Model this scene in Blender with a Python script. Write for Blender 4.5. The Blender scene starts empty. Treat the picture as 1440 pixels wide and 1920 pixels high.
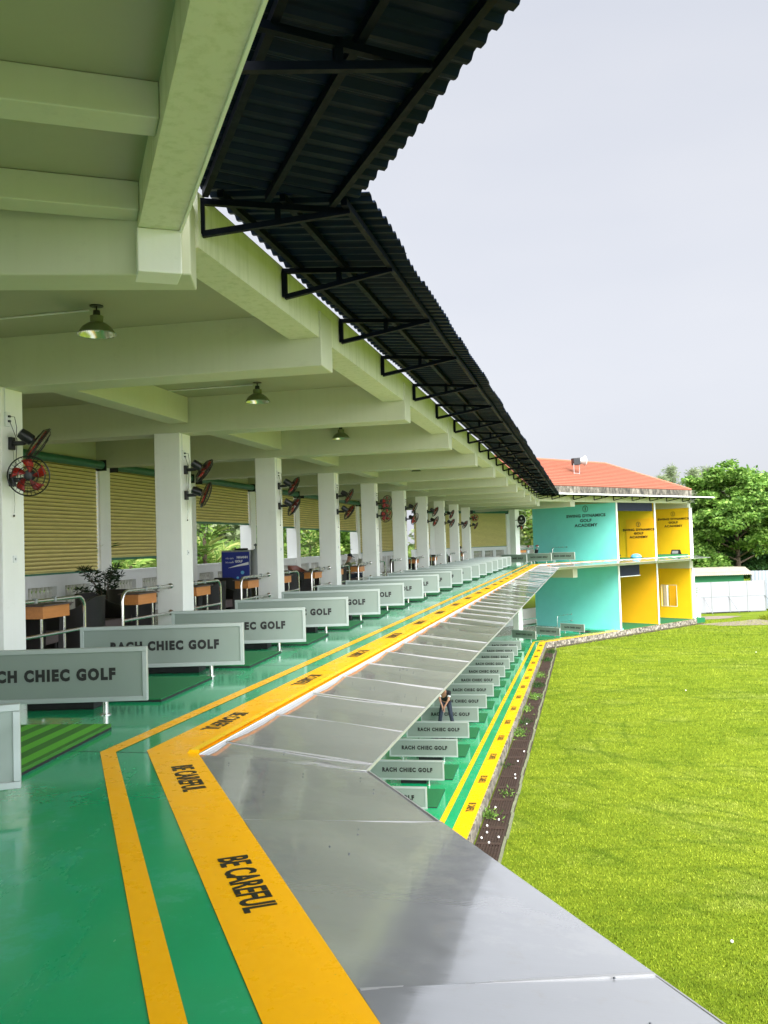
import bpy, bmesh, math, random
import numpy as np
from mathutils import Vector, Matrix
R = math.radians
random.seed(7); rng = np.random.default_rng(7)
SC = bpy.context.scene
COL = SC.collection

# ------------------------------------------------------------------ camera
EYE = 1.6
PITCH, ROLL, FPX = R(2.018), R(1.739), 1697.6
rt = Vector((1, 0, 0)); fw = Vector((0, math.cos(PITCH), math.sin(PITCH))); up = Vector((0, -math.sin(PITCH), math.cos(PITCH)))
cx_ = rt * math.cos(ROLL) - up * math.sin(ROLL); cy_ = rt * math.sin(ROLL) + up * math.cos(ROLL)
cam_d = bpy.data.cameras.new('camera'); cam = bpy.data.objects.new('camera', cam_d); COL.objects.link(cam)
M = Matrix((( cx_.x, cy_.x, -fw.x, 0), (cx_.y, cy_.y, -fw.y, 0), (cx_.z, cy_.z, -fw.z, EYE), (0, 0, 0, 1)))
cam.matrix_world = M
cam_d.sensor_fit = 'HORIZONTAL'; cam_d.sensor_width = 36; cam_d.lens = 36 * FPX / 1440
cam_d.clip_start = .05; cam_d.clip_end = 3000
SC.camera = cam

# ------------------------------------------------------------------ world, sun, exposure
SUN_EL, SUN_AZ = R(40), R(160)         # azimuth clockwise from +Y
w = bpy.data.worlds.new('World'); SC.world = w; w.use_nodes = True
nt = w.node_tree; nt.nodes.clear()
def WN(t, **k):
    n = nt.nodes.new(t)
    for a, b in k.items(): setattr(n, a, b)
    return n
sky = WN('ShaderNodeTexSky', sky_type='NISHITA', sun_disc=False, sun_elevation=SUN_EL, sun_rotation=SUN_AZ, air_density=1.0, dust_density=3.0)
hsv = WN('ShaderNodeHueSaturation'); hsv.inputs['Saturation'].default_value = .35
bgs = WN('ShaderNodeBackground'); bgs.inputs['Strength'].default_value = .05
nt.links.new(sky.outputs[0], hsv.inputs['Color']); nt.links.new(hsv.outputs[0], bgs.inputs['Color'])
tc = WN('ShaderNodeTexCoord'); nz = WN('ShaderNodeTexNoise'); nz.inputs['Scale'].default_value = 1.6; nz.inputs['Detail'].default_value = 4
mp = WN('ShaderNodeMapping'); mp.inputs['Scale'].default_value = (1, 1, 3)
cr = WN('ShaderNodeValToRGB')
cr.color_ramp.elements[0].color = (.70, .735, .83, 1); cr.color_ramp.elements[0].position = .3
cr.color_ramp.elements[1].color = (.80, .82, .885, 1); cr.color_ramp.elements[1].position = .7
nt.links.new(tc.outputs['Generated'], mp.inputs[0]); nt.links.new(mp.outputs[0], nz.inputs[0]); nt.links.new(nz.outputs[0], cr.inputs[0])
bgo = WN('ShaderNodeBackground')
# an overcast sky is brighter overhead; low glow behind camera is added fill light
def WM(op, a, b=None, v=None):
    n = WN('ShaderNodeVectorMath' if op in ('DOT_PRODUCT', 'NORMALIZE') else 'ShaderNodeMath', operation=op)
    nt.links.new(a, n.inputs[0])
    if b is not None: nt.links.new(b, n.inputs[1])
    if v is not None: n.inputs[1].default_value = v
    return n.outputs['Value'] if op != 'NORMALIZE' else n.outputs[0]
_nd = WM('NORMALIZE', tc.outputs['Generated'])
_glow_dir = (math.sin(SUN_AZ)*math.cos(R(24)), math.cos(SUN_AZ)*math.cos(R(24)), math.sin(R(24)))
_gl = WM('DOT_PRODUCT', _nd, v=_glow_dir)
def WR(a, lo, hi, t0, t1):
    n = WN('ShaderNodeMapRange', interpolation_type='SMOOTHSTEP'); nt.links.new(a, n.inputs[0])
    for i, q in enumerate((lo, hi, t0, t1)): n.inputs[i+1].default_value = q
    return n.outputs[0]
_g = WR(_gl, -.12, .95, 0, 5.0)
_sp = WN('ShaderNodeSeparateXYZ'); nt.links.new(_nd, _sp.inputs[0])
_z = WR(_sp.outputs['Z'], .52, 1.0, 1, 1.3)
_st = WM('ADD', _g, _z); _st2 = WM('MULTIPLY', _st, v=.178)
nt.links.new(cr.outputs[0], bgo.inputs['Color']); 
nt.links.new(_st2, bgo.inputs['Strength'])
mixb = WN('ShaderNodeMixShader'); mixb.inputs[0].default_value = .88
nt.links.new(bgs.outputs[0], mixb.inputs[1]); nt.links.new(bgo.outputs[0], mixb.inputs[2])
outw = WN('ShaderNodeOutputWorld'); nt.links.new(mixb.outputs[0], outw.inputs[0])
sl = bpy.data.lights.new('sun', 'SUN'); sl.energy = 1.3; sl.angle = R(30); sl.color = (1, .96, .9)
so = bpy.data.objects.new('sun', sl); COL.objects.link(so)
sd = Vector((math.sin(SUN_AZ) * math.cos(SUN_EL), math.cos(SUN_AZ) * math.cos(SUN_EL), math.sin(SUN_EL)))
so.rotation_euler = sd.to_track_quat('Z', 'Y').to_euler(); so.location = (60, -40, 80)
SC.view_settings.view_transform = 'Standard'; SC.view_settings.look = 'None'
SC.view_settings.exposure = 2.47; SC.view_settings.gamma = 1
SC.cycles.use_denoising = True
SC.cycles.max_bounces = 8; SC.cycles.diffuse_bounces = 5; SC.cycles.glossy_bounces = 4
SC.cycles.transparent_max_bounces = 8

# ------------------------------------------------------------------ materials
def newmat(name):
    m = bpy.data.materials.new(name); m.use_nodes = True
    t = m.node_tree; t.nodes.clear()
    o = t.nodes.new('ShaderNodeOutputMaterial'); p = t.nodes.new('ShaderNodeBsdfPrincipled')
    t.links.new(p.outputs[0], o.inputs[0])
    return m, t, p
def coords(t, scale=(1, 1, 1), kind='Object'):
    c = t.nodes.new('ShaderNodeTexCoord'); mp = t.nodes.new('ShaderNodeMapping'); mp.inputs['Scale'].default_value = scale
    t.links.new(c.outputs[kind], mp.inputs[0]); return mp.outputs[0]
def noise(t, vec, scale, detail=4, rough=.55):
    n = t.nodes.new('ShaderNodeTexNoise'); n.inputs['Scale'].default_value = scale; n.inputs['Detail'].default_value = detail
    n.inputs['Roughness'].default_value = rough
    if vec is not None: t.links.new(vec, n.inputs['Vector'])
    return n.outputs['Fac']
def ramp(t, fac, stops):
    r = t.nodes.new('ShaderNodeValToRGB'); e = r.color_ramp.elements
    while len(e) < len(stops): e.new(.5)
    for i, (p, c) in enumerate(stops):
        e[i].position = p; e[i].color = (*c, 1) if len(c) == 3 else c
    t.links.new(fac, r.inputs[0]); return r.outputs[0]
def mixc(t, fac, a, b, mode='MIX'):
    n = t.nodes.new('ShaderNodeMix'); n.data_type = 'RGBA'; n.blend_type = mode
    for s, v in ((n.inputs[0], fac), (n.inputs[6], a), (n.inputs[7], b)):
        if isinstance(v, (int, float)): s.default_value = v
        elif isinstance(v, tuple): s.default_value = (*v, 1) if len(v) == 3 else v
        else: t.links.new(v, s)
    return n.outputs[2]
def bump(t, p, h, strength=.3, dist=.01):
    b = t.nodes.new('ShaderNodeBump'); b.inputs['Strength'].default_value = strength; b.inputs['Distance'].default_value = dist
    t.links.new(h, b.inputs['Height']); t.links.new(b.outputs[0], p.inputs['Normal']); return b
def maprange(t, v, a, b, c, d):
    n = t.nodes.new('ShaderNodeMapRange'); n.inputs[1].default_value = a; n.inputs[2].default_value = b
    n.inputs[3].default_value = c; n.inputs[4].default_value = d; t.links.new(v, n.inputs[0]); return n.outputs[0]
def simple(name, col, rough=.5, metal=0, var=.12, scale=6, bmp=0, spec=.5, stretch=(1, 1, 1), bscale=40):
    m, t, p = newmat(name); v = coords(t, stretch)
    n = noise(t, v, scale)
    c = mixc(t, n, tuple(x * (1 - var) for x in col), tuple(min(1, x * (1 + var)) for x in col))
    t.links.new(c, p.inputs['Base Color'])
    t.links.new(maprange(t, noise(t, v, scale * 2.3), .3, .7, max(0, rough - .07), rough + .07), p.inputs['Roughness'])
    p.inputs['Metallic'].default_value = metal; p.inputs['Specular IOR Level'].default_value = spec
    if bmp: bump(t, p, noise(t, v, bscale), bmp, .004)
    return m
MT = {}
# painted concrete with vertical rain streaks
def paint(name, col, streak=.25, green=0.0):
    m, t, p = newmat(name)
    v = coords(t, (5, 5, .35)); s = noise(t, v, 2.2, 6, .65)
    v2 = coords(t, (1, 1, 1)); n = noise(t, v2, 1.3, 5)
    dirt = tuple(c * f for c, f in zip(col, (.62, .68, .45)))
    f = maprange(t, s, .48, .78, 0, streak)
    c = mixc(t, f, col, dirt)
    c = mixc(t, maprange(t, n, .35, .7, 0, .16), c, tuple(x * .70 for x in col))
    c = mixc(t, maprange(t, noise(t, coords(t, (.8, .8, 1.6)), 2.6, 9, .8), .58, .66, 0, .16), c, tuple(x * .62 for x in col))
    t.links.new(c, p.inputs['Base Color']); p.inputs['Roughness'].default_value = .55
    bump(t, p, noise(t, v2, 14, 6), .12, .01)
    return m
MT['white'] = paint('white_masonry_paint', (.84, .84, .80), .08)
MT['beam'] = paint('pale_green_white_paint', (.55, .57, .43), .12)
MT['fascia'] = paint('weathered_fascia_paint', (.66, .68, .52), .75)
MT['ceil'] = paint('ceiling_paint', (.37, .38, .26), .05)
MT['sill'] = simple('white_sill_paint', (.72, .73, .70), .5, var=.06)
MT['teal'] = paint('teal_wall_paint', (.21, .74, .71), .04)
MT['yellow'] = paint('yellow_wall_paint', (.95, .58, .010), .04)
MT['orange'] = paint('orange_wall_paint', (.95, .48, .008), .04)
MT['edge'] = simple('white_edge_trim', (.78, .80, .76), .5, var=.05)
# wet glossy green floor
m, t, p = newmat('wet_green_epoxy'); v = coords(t)
n1 = noise(t, v, .55, 6, .6); n2 = noise(t, v, 3.5, 7, .65); n3 = noise(t, v, 60, 3)
c = mixc(t, n1, (.001, .28, .09), (.002, .42, .18))
c = mixc(t, maprange(t, n2, .55, .8, 0, .25), c, (.03, .42, .26))
wet = maprange(t, noise(t, coords(t, (1.6, .5, 1)), .9, 7, .62), .50, .56, 0, 1)
c = mixc(t, maprange(t, n3, .68, .8, 0, .3), c, (.25, .5, .4))
c = mixc(t, maprange(t, noise(t, coords(t, (.9, .9, 1)), .7, 9, .78), .53, .57, 0, .3), c, (.05, .44, .30))
sc_ = noise(t, coords(t, (.5, 9, 1)), 3.0, 5, .8); c = mixc(t, maprange(t, sc_, .70, .74, 0, .35), c, (.22, .52, .40))
t.links.new(c, p.inputs['Base Color'])
_mr = mixc(t, wet, (.10,.10,.10), (.28,.28,.28)); t.links.new(_mr, p.inputs['Roughness'])
p.inputs['Specular IOR Level'].default_value = .4
p.inputs['Coat Weight'].default_value = .4; p.inputs['Coat Roughness'].default_value = .11
bump(t, p, noise(t, v, 4, 4), .09, .012)
MT['floor'] = m
def linepaint(name, col):
    m, t, p = newmat(name); v = coords(t)
    n = noise(t, v, 5, 6, .65); n3 = noise(t, v, 45, 4)
    c = mixc(t, maprange(t, n, .4, .75, 0, .2), col, tuple(x * .82 for x in col))
    c = mixc(t, maprange(t, n3, .70, .78, 0, .55), c, (.16, .13, .08))
    t.links.new(c, p.inputs['Base Color'])
    t.links.new(maprange(t, n, .35, .72, .22, .45), p.inputs['Roughness']); p.inputs['Specular IOR Level'].default_value = .3
    bump(t, p, noise(t, v, 25, 5), .14, .005)
    return m
MT['line'] = linepaint('yellow_line_paint', (.97, .475, .003))
MT['kerb'] = linepaint('bright_yellow_kerb_paint', (.94, .58, .008))
MT['ink'] = simple('black_stencil_ink', (.012, .012, .012), .4, var=.3)
# grey metal awning, wet, finely ribbed
m, t, p = newmat('grey_zinc_awning'); v = coords(t)
n1 = noise(t, coords(t, (1.2, 3.2, 1)), .8, 6, .6); n2 = noise(t, v, 7, 6, .7); n3 = noise(t, v, 90, 2)
c = mixc(t, n1, (.40, .41, .415), (.50, .51, .515))
c = mixc(t, maprange(t, n2, .58, .8, 0, .45), c, (.40, .36, .28))
c = mixc(t, maprange(t, noise(t, coords(t, (1, 1, 1)), 1.3, 8, .75), .55, .62, 0, .22), c, (.62, .62, .60))
t.links.new(c, p.inputs['Base Color']); p.inputs['Metallic'].default_value = .5; p.inputs['Coat Weight'].default_value = .8; p.inputs['Coat Roughness'].default_value = .05
t.links.new(maprange(t, n2, .3, .72, .05, .22), p.inputs['Roughness'])
wv = t.nodes.new('ShaderNodeTexWave'); wv.bands_direction = 'Y'; wv.inputs['Scale'].default_value = 14; wv.inputs['Distortion'].default_value = 0
t.links.new(v, wv.inputs['Vector'])
b1 = bump(t, p, wv.outputs['Fac'], .02, .003)
b2 = t.nodes.new('ShaderNodeBump'); b2.inputs['Strength'].default_value = .12; b2.inputs['Distance'].default_value = .03
t.links.new(noise(t, coords(t, (.6, 1.5, 1)), 1.4, 3), b2.inputs['Height']); t.links.new(b2.outputs[0], b1.inputs['Normal'])
MT['awning'] = m
MT['flash'] = simple('pale_metal_flashing', (.40, .40, .40), .35, .3, var=.06, scale=4)
MT['zinc_dark'] = simple('dark_corroded_metal', (.10, .11, .12), .35, .6)
MT['navy'] = simple('dark_blue_sheet_metal', (.0018, .008, .024), .5, .0, var=.5, scale=3, spec=.10)
MT['steel'] = simple('black_painted_steel', (.002, .004, .010), .5, .0, var=.3, spec=.08)
MT['panel'] = simple('brushed_grey_green_panel', (.26, .31, .275), .44, .45, var=.02, scale=2)
MT['alu'] = simple('aluminium_frame', (.42, .47, .45), .42, .4, var=.03, scale=2)
MT['stainless'] = simple('stainless_steel', (.62, .61, .58), .18, .95, var=.1, scale=20)
MT['turf'] = simple('dark_green_turf', (.004, .13, .035), .9, var=.45, scale=70, bmp=.6, bscale=300)
MT['rubber'] = simple('black_rubber', (.012, .012, .013), .6, var=.3)
MT['shutter'] = simple('cream_yellow_shutter', (.80, .69, .27), .42, .0, var=.16, scale=2.5, stretch=(1, 1, 6))
MT['greentube'] = simple('green_shutter_housing', (.03, .15, .09), .4, var=.25)
MT['stone'] = paint('grey_white_baluster', (.55, .54, .48), .4)
MT['tile_floor'] = simple('beige_floor_tile', (.36, .34, .28), .25, var=.12, scale=4)
MT['edging'] = simple('grey_green_lawn_edging', (.16, .17, .10), .9, var=.5, scale=3, bmp=.5)
MT['edgeface'] = simple('grey_white_edge_flashing', (.42, .42, .41), .4, .1, var=.1, scale=3)
MT['slatgap'] = simple('dark_shutter_joint', (.26, .21, .06), .6)
m, t, p = newmat('stained_roof_gutter'); n = noise(t, coords(t, (2, 2, 1)), 1.6, 8, .75)
t.links.new(ramp(t, n, [(.38, (.03, .03, .025)), (.5, (.11, .10, .075)), (.62, (.26, .24, .19)), (.75, (.36, .34, .29))]), p.inputs['Base Color']); p.inputs['Roughness'].default_value = .9; MT['gutter'] = m
MT['lipshade'] = simple('painted_lip_shade', (.16, .05, .03), .9)  # dark colour standing in for the shade under each tile row's lip
MT['wicker'] = None
m, t, p = newmat('dark_wicker'); v = coords(t, (1, 1, 1))
wv = t.nodes.new('ShaderNodeTexWave'); wv.bands_direction = 'Z'; wv.inputs['Scale'].default_value = 22; wv.inputs['Distortion'].default_value = 1.5; t.links.new(v, wv.inputs['Vector'])
t.links.new(mixc(t, wv.outputs['Fac'], (.003, .003, .003), (.018, .014, .013)), p.inputs['Base Color']); p.inputs['Roughness'].default_value = .5
bump(t, p, wv.outputs['Fac'], .5, .01); MT['wicker'] = m
MT['seatweave'] = simple('brown_wicker_weave', (.085, .062, .06), .6, var=.4, scale=60)
MT['wood'] = simple('orange_brown_wood', (.50, .19, .045), .4, var=.25, scale=3, stretch=(8, 1, 8))
MT['redwood'] = simple('red_brown_slatted_wood', (.19, .055, .03), .45, var=.3, scale=5, stretch=(6, 6, 1))
MT['black'] = simple('black_plastic', (.010, .010, .012), .35, var=.3)
MT['red'] = simple('red_fan_blade', (.40, .016, .01), .3, var=.15)
MT['blue'] = simple('deep_blue_print', (.006, .02, .22), .35, var=.1)
MT['paleblue'] = simple('pale_blue_print', (.12, .42, .70), .4, var=.1)
MT['whitep'] = simple('white_plastic', (.75, .76, .76), .4, var=.05)
MT['greyp'] = simple('grey_plastic', (.25, .27, .26), .4, var=.1)
MT['lampgrey'] = simple('grey_enamel_lamp_shade', (.16, .19, .10), .4, .2, var=.15)
MT['lampin'] = simple('bright_lamp_reflector', (.75, .78, .62), .15, .7, var=.1)
MT['curtain'] = simple('navy_canvas', (.012, .018, .04), .8, var=.3, bmp=.3)
MT['balls'] = simple('white_golf_ball', (.8, .8, .78), .4, var=.05, bmp=.3, bscale=200)
MT['skin'] = simple('skin', (.42, .22, .14), .5, var=.08)
MT['cloth_black'] = simple('black_cloth', (.012, .014, .018), .85, var=.3, bmp=.2)
MT['cloth_navy'] = simple('navy_cloth', (.02, .03, .05), .85, var=.3, bmp=.2)
MT['cloth_green'] = simple('grey_green_cloth', (.13, .17, .10), .85, var=.15, bmp=.2)
MT['cloth_grey'] = simple('blue_grey_cloth', (.14, .20, .23), .85, var=.15, bmp=.2)
MT['cloth_white'] = simple('white_cloth', (.7, .75, .78), .85, var=.06, bmp=.2)
MT['cloth_pink'] = simple('light_blue_cloth', (.4, .6, .68), .85, var=.06, bmp=.2)
MT['paper'] = simple('newsprint', (.62, .62, .58), .8, var=.15, scale=30)
MT['bark'] = simple('brown_bark', (.11, .08, .055), .85, var=.4, scale=5, stretch=(1, 1, .3), bmp=.6, bscale=12)
MT['grating'] = simple('rusty_brown_grating', (.055, .033, .024), .7, .2, var=.5, scale=9, bmp=.4)
MT['soil'] = simple('dark_soil', (.045, .03, .02), .9, var=.5, scale=8, bmp=.6)
MT['dirt'] = simple('pale_dirt', (.21, .17, .13), .9, var=.3, scale=3, bmp=.5)
# mossy concrete kerb
m, t, p = newmat('mossy_concrete'); v = coords(t)
n = noise(t, v, 5, 8, .7)
t.links.new(ramp(t, n, [(.38, (.03, .03, .025)), (.5, (.17, .15, .11)), (.6, (.36, .33, .26)), (.75, (.50, .47, .40))]), p.inputs['Base Color'])
p.inputs['Roughness'].default_value = .85; bump(t, p, n, .5, .03); MT['moss'] = m
# clay roof tiles
m, t, p = newmat('orange_clay_tiles'); v = coords(t)
n = noise(t, v, 1.2, 6, .7); n2 = noise(t, v, 12, 3)
c = mixc(t, n, (.32, .10, .052), (.40, .15, .085)); c = mixc(t, maprange(t, n2, .55, .75, 0, .4), c, (.27, .06, .035))
t.links.new(c, p.inputs['Base Color']); p.inputs['Roughness'].default_value = .7; MT['tile'] = m
# lawn soil base and blades
def lawncol(t):
    v = coords(t)
    n1 = noise(t, v, .12, 5, .6); n2 = noise(t, v, .9, 7, .72); n4 = noise(t, coords(t, (.25, 1.6, 1)), .8, 6, .7); n5 = noise(t, v, .35, 6, .7)
    c = mixc(t, maprange(t, n1, .35, .68, 0, 1), (.185, .25, .011), (.275, .335, .022))
    c = mixc(t, maprange(t, n5, .52, .68, 0, .55), c, (.31, .355, .065))
    c = mixc(t, maprange(t, n2, .48, .70, 0, .75), c, (.10, .165, .006))
    c = mixc(t, maprange(t, n4, .55, .66, 0, .55), c, (.09, .15, .006))
    for sc, of, dd in ((.30, (-14, -24, 0), 4), (.22, (-22, -52, 0), 6)):
        mp = t.nodes.new('ShaderNodeMapping'); mp.inputs['Location'].default_value = of; mp.inputs['Scale'].default_value = (1, .8, 1)
        tcn = t.nodes.new('ShaderNodeTexCoord'); t.links.new(tcn.outputs['Object'], mp.inputs[0])
        wv = t.nodes.new('ShaderNodeTexWave'); wv.wave_type = 'RINGS'; wv.rings_direction = 'Z'; wv.inputs['Scale'].default_value = sc; wv.inputs['Distortion'].default_value = dd; wv.inputs['Detail'].default_value = 3
        t.links.new(mp.outputs[0], wv.inputs['Vector'])
        ms = t.nodes.new('ShaderNodeMath'); ms.operation = 'MULTIPLY'
        t.links.new(maprange(t, wv.outputs['Fac'], 0, .10, .6, 0), ms.inputs[0]); t.links.new(maprange(t, n5, .4, .6, 0, 1), ms.inputs[1])
        c = mixc(t, ms.outputs[0], c, (.08, .135, .005))
    return c
m, t, p = newmat('lawn_green'); v = coords(t)
n3 = noise(t, v, 16, 5, .75)
c = mixc(t, maprange(t, n3, .40, .66, .75, 0), lawncol(t), (.09, .15, .005)); c = mixc(t, 1.0, c, (.92,.92,.92), 'MULTIPLY')
t.links.new(c, p.inputs['Base Color']); p.inputs['Roughness'].default_value = .9; p.inputs['Specular IOR Level'].default_value = .1
bump(t, p, n3, .9, .05); MT['lawn'] = m
def leafmat(name, a, b, c3, trans=.35, rough=.55):
    m, t, p = newmat(name)
    g = t.nodes.new('ShaderNodeNewGeometry')
    col = ramp(t, g.outputs['Random Per Island'], [(0, a), (.55, b), (1, c3)])
    col = mixc(t, 1.0, col, ramp(t, noise(t, coords(t), .55, 4, .6), [(.35, (.55,.62,.55)), (.65, (1.35,1.25,1.3))]), 'MULTIPLY')
    t.links.new(col, p.inputs['Base Color']); p.inputs['Roughness'].default_value = rough; p.inputs['Specular IOR Level'].default_value = .25
    tr = t.nodes.new('ShaderNodeBsdfTranslucent'); t.links.new(col, tr.inputs[0])
    mx = t.nodes.new('ShaderNodeMixShader'); mx.inputs[0].default_value = trans
    t.links.new(p.outputs[0], mx.inputs[1]); t.links.new(tr.outputs[0], mx.inputs[2])
    o = [n for n in t.nodes if n.type == 'OUTPUT_MATERIAL'][0]; t.links.new(mx.outputs[0], o.inputs[0])
    return m
m, t, p = newmat('grass_blades')
g = t.nodes.new('ShaderNodeNewGeometry'); k = ramp(t, g.outputs['Random Per Island'], [(0, (.45,.5,.4)), (.6, (1,1,1)), (1, (1.5,1.35,2.2))])
c = mixc(t, 1.0, lawncol(t), k, 'MULTIPLY'); t.links.new(c, p.inputs['Base Color']); p.inputs['Roughness'].default_value = .8; p.inputs['Specular IOR Level'].default_value = .2
MT['blade'] = m
MT['leaf'] = leafmat('broad_leaf', (.06, .15, .02), (.15, .30, .045), (.32, .50, .11))
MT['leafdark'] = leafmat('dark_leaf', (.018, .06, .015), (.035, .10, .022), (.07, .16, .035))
MT['leafpale'] = leafmat('pale_leaf', (.16, .22, .10), (.24, .31, .15), (.33, .40, .22))
MT['frond'] = leafmat('palm_frond', (.10, .20, .03), (.20, .33, .06), (.40, .44, .14))
MT['potleaf'] = leafmat('pot_leaf', (.008, .018, .008), (.015, .035, .012), (.03, .06, .02), .15)
# striped mat
m, t, p = newmat('striped_turf'); v = coords(t)
wv = t.nodes.new('ShaderNodeTexWave'); wv.bands_direction = 'Y'; wv.wave_profile = 'SIN'; wv.inputs['Scale'].default_value = 1.5; t.links.new(v, wv.inputs['Vector'])
n3 = noise(t, v, 120, 3)
c = ramp(t, wv.outputs['Fac'], [(.45, (.035, .16, .012)), (.55, (.10, .42, .02))])
c = mixc(t, maprange(t, n3, .4, .7, 0, .5), c, (.03, .16, .01))
t.links.new(c, p.inputs['Base Color']); p.inputs['Roughness'].default_value = .9; bump(t, p, n3, .6, .01); MT['striped'] = m

# ------------------------------------------------------------------ mesh helpers
class MB:
    def __init__(s, M=None): s.v = []; s.f = []; s.M = M
    def add(s, vs, fs):
        o = len(s.v)
        for q in vs:
            q = Vector(q)
            s.v.append(tuple(s.M @ q) if s.M is not None else tuple(q))
        s.f += [tuple(o + i for i in f) for f in fs]; return s
    def box(s, x0, x1, y0, y1, z0, z1):
        return s.add([(x0,y0,z0),(x1,y0,z0),(x1,y1,z0),(x0,y1,z0),(x0,y0,z1),(x1,y0,z1),(x1,y1,z1),(x0,y1,z1)],
                     [(0,3,2,1),(4,5,6,7),(0,1,5,4),(1,2,6,5),(2,3,7,6),(3,0,4,7)])
    def hexa(s, b, t): return s.add(list(b) + list(t), [(0,3,2,1),(4,5,6,7),(0,1,5,4),(1,2,6,5),(2,3,7,6),(3,0,4,7)])
    def prism(s, poly, z0, z1):
        n = len(poly)
        a = sum(poly[i][0]*poly[(i+1)%n][1]-poly[(i+1)%n][0]*poly[i][1] for i in range(n))
        if a < 0: poly = poly[::-1]
        return s.add([(p[0],p[1],z0) for p in poly]+[(p[0],p[1],z1) for p in poly],
                     [tuple(range(n))[::-1], tuple(range(n,2*n))]+[(i,(i+1)%n,n+(i+1)%n,n+i) for i in range(n)])
    def extr(s, poly, x0, x1):      # poly in (y,z), extruded along x
        n = len(poly)
        return s.add([(x0,)+tuple(p) for p in poly]+[(x1,)+tuple(p) for p in poly],
                     [tuple(range(n))[::-1], tuple(range(n,2*n))]+[(i,(i+1)%n,n+(i+1)%n,n+i) for i in range(n)])
    def tube(s, pts, r, n=8, closed=False, cap=True):
        pts = [Vector(p) for p in pts]; k = len(pts); rings = []
        rr = r if isinstance(r, (list, tuple)) else [r]*k
        prev = None
        for i, p in enumerate(pts):
            if closed: d = pts[(i+1)%k]-pts[i-1]
            else: d = (pts[min(i+1,k-1)]-pts[max(i-1,0)])
            d.normalize()
            a = prev if prev is not None else (Vector((0,0,1)) if abs(d.z) < .9 else Vector((1,0,0)))
            x = (a - d*a.dot(d)); x.normalize(); y = d.cross(x); prev = x
            rings.append([p + (x*math.cos(2*math.pi*j/n)+y*math.sin(2*math.pi*j/n))*rr[i] for j in range(n)])
        vs = [q for g in rings for q in g]; fs = []
        for i in range(k if closed else k-1):
            a, b = i*n, ((i+1)%k)*n
            for j in range(n): fs.append((a+j, a+(j+1)%n, b+(j+1)%n, b+j))
        if cap and not closed: fs += [tuple(range(n))[::-1], tuple(range((k-1)*n, k*n))]
        return s.add(vs, fs)
    def lathe(s, prof, n=20, c=(0,0,0), T=None):
        vs = []; fs = []
        for r, z in prof:
            for j in range(n):
                a = 2*math.pi*j/n; q = Vector((r*math.cos(a), r*math.sin(a), z))
                if T is not None: q = T @ q
                vs.append(q + Vector(c))
        for i in range(len(prof)-1):
            for j in range(n): fs.append((i*n+j, i*n+(j+1)%n, (i+1)*n+(j+1)%n, (i+1)*n+j))
        fs += [tuple(range(n))[::-1], tuple(range((len(prof)-1)*n, len(prof)*n))]
        return s.add(vs, fs)
    def build(s, name, mat, parent=None, smooth=False, bevel=0, mesh=None):
        me = bpy.data.meshes.new(name); me.from_pydata(s.v, [], s.f); me.update()
        if len(s.f) < 6000 and len(s.f) > 1:
            bm = bmesh.new(); bm.from_mesh(me); bmesh.ops.recalc_face_normals(bm, faces=bm.faces); bm.to_mesh(me); bm.free()
        if mat is not None: me.materials.append(MT[mat] if isinstance(mat, str) else mat)
        if smooth:
            me.polygons.foreach_set('use_smooth', [True]*len(me.polygons))
            me.set_sharp_from_angle(angle=R(40))
        o = bpy.data.objects.new(name, me); COL.objects.link(o)
        if parent: o.parent = parent
        if bevel:
            b = o.modifiers.new('bevel', 'BEVEL'); b.width = bevel; b.segments = 2; b.limit_method = 'ANGLE'
        return o
def empty(name, loc=(0,0,0), rz=0, M=None):
    o = bpy.data.objects.new(name, None); COL.objects.link(o); o.empty_display_size = .2
    if M is not None: o.matrix_world = M
    else: o.location = loc; o.rotation_euler = (0,0,rz)
    return o
def tag(o, label=None, cat=None, group=None, kind=None):
    for k, v in (('label', label), ('category', cat), ('group', group), ('kind', kind)):
        if v: o[k] = v
    return o
def copy_tree(o, parent=None):
    c = o.copy(); COL.objects.link(c); c.parent = parent
    for ch in list(o.children): copy_tree(ch, c)
    return c
def arrmesh(name, V, F, mat, parent=None, kind=None):
    me = bpy.data.meshes.new(name); nv = len(V); nf, k = F.shape
    me.vertices.add(nv); me.vertices.foreach_set('co', V.astype(np.float32).ravel())
    me.loops.add(nf*k); me.loops.foreach_set('vertex_index', F.astype(np.int32).ravel())
    me.polygons.add(nf); me.polygons.foreach_set('loop_start', np.arange(0, nf*k, k, dtype=np.int32))
    me.update(calc_edges=True); me.validate()
    me.materials.append(MT[mat]); o = bpy.data.objects.new(name, me); COL.objects.link(o)
    if parent: o.parent = parent
    return o
def text(s, size, M, mat, parent, name='lettering', bold=.0, sx=1, spacing=1.0, depth=.003, align='CENTER'):
    cu = bpy.data.curves.new(name, 'FONT'); cu.body = s; cu.size = size; cu.offset = bold; cu.align_x = align; cu.align_y = 'CENTER'
    cu.space_character = spacing; cu.extrude = depth; cu.resolution_u = 3
    tmp = bpy.data.objects.new('tmp', cu); COL.objects.link(tmp)
    dg = bpy.context.evaluated_depsgraph_get(); me = bpy.data.meshes.new_from_object(tmp.evaluated_get(dg))
    bpy.data.objects.remove(tmp); me.transform(M @ Matrix.Diagonal((sx, 1, 1, 1)))
    me.materials.clear(); me.materials.append(MT[mat]); me.name = name
    o = bpy.data.objects.new(name, me); COL.objects.link(o)
    if parent: o.parent = parent
    return o
def basis(X, Y, loc):
    X = Vector(X).normalized(); Y = Vector(Y).normalized(); Z = X.cross(Y)
    return Matrix(((X.x,Y.x,Z.x,loc[0]),(X.y,Y.y,Z.y,loc[1]),(X.z,Y.z,Z.z,loc[2]),(0,0,0,1)))

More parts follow.
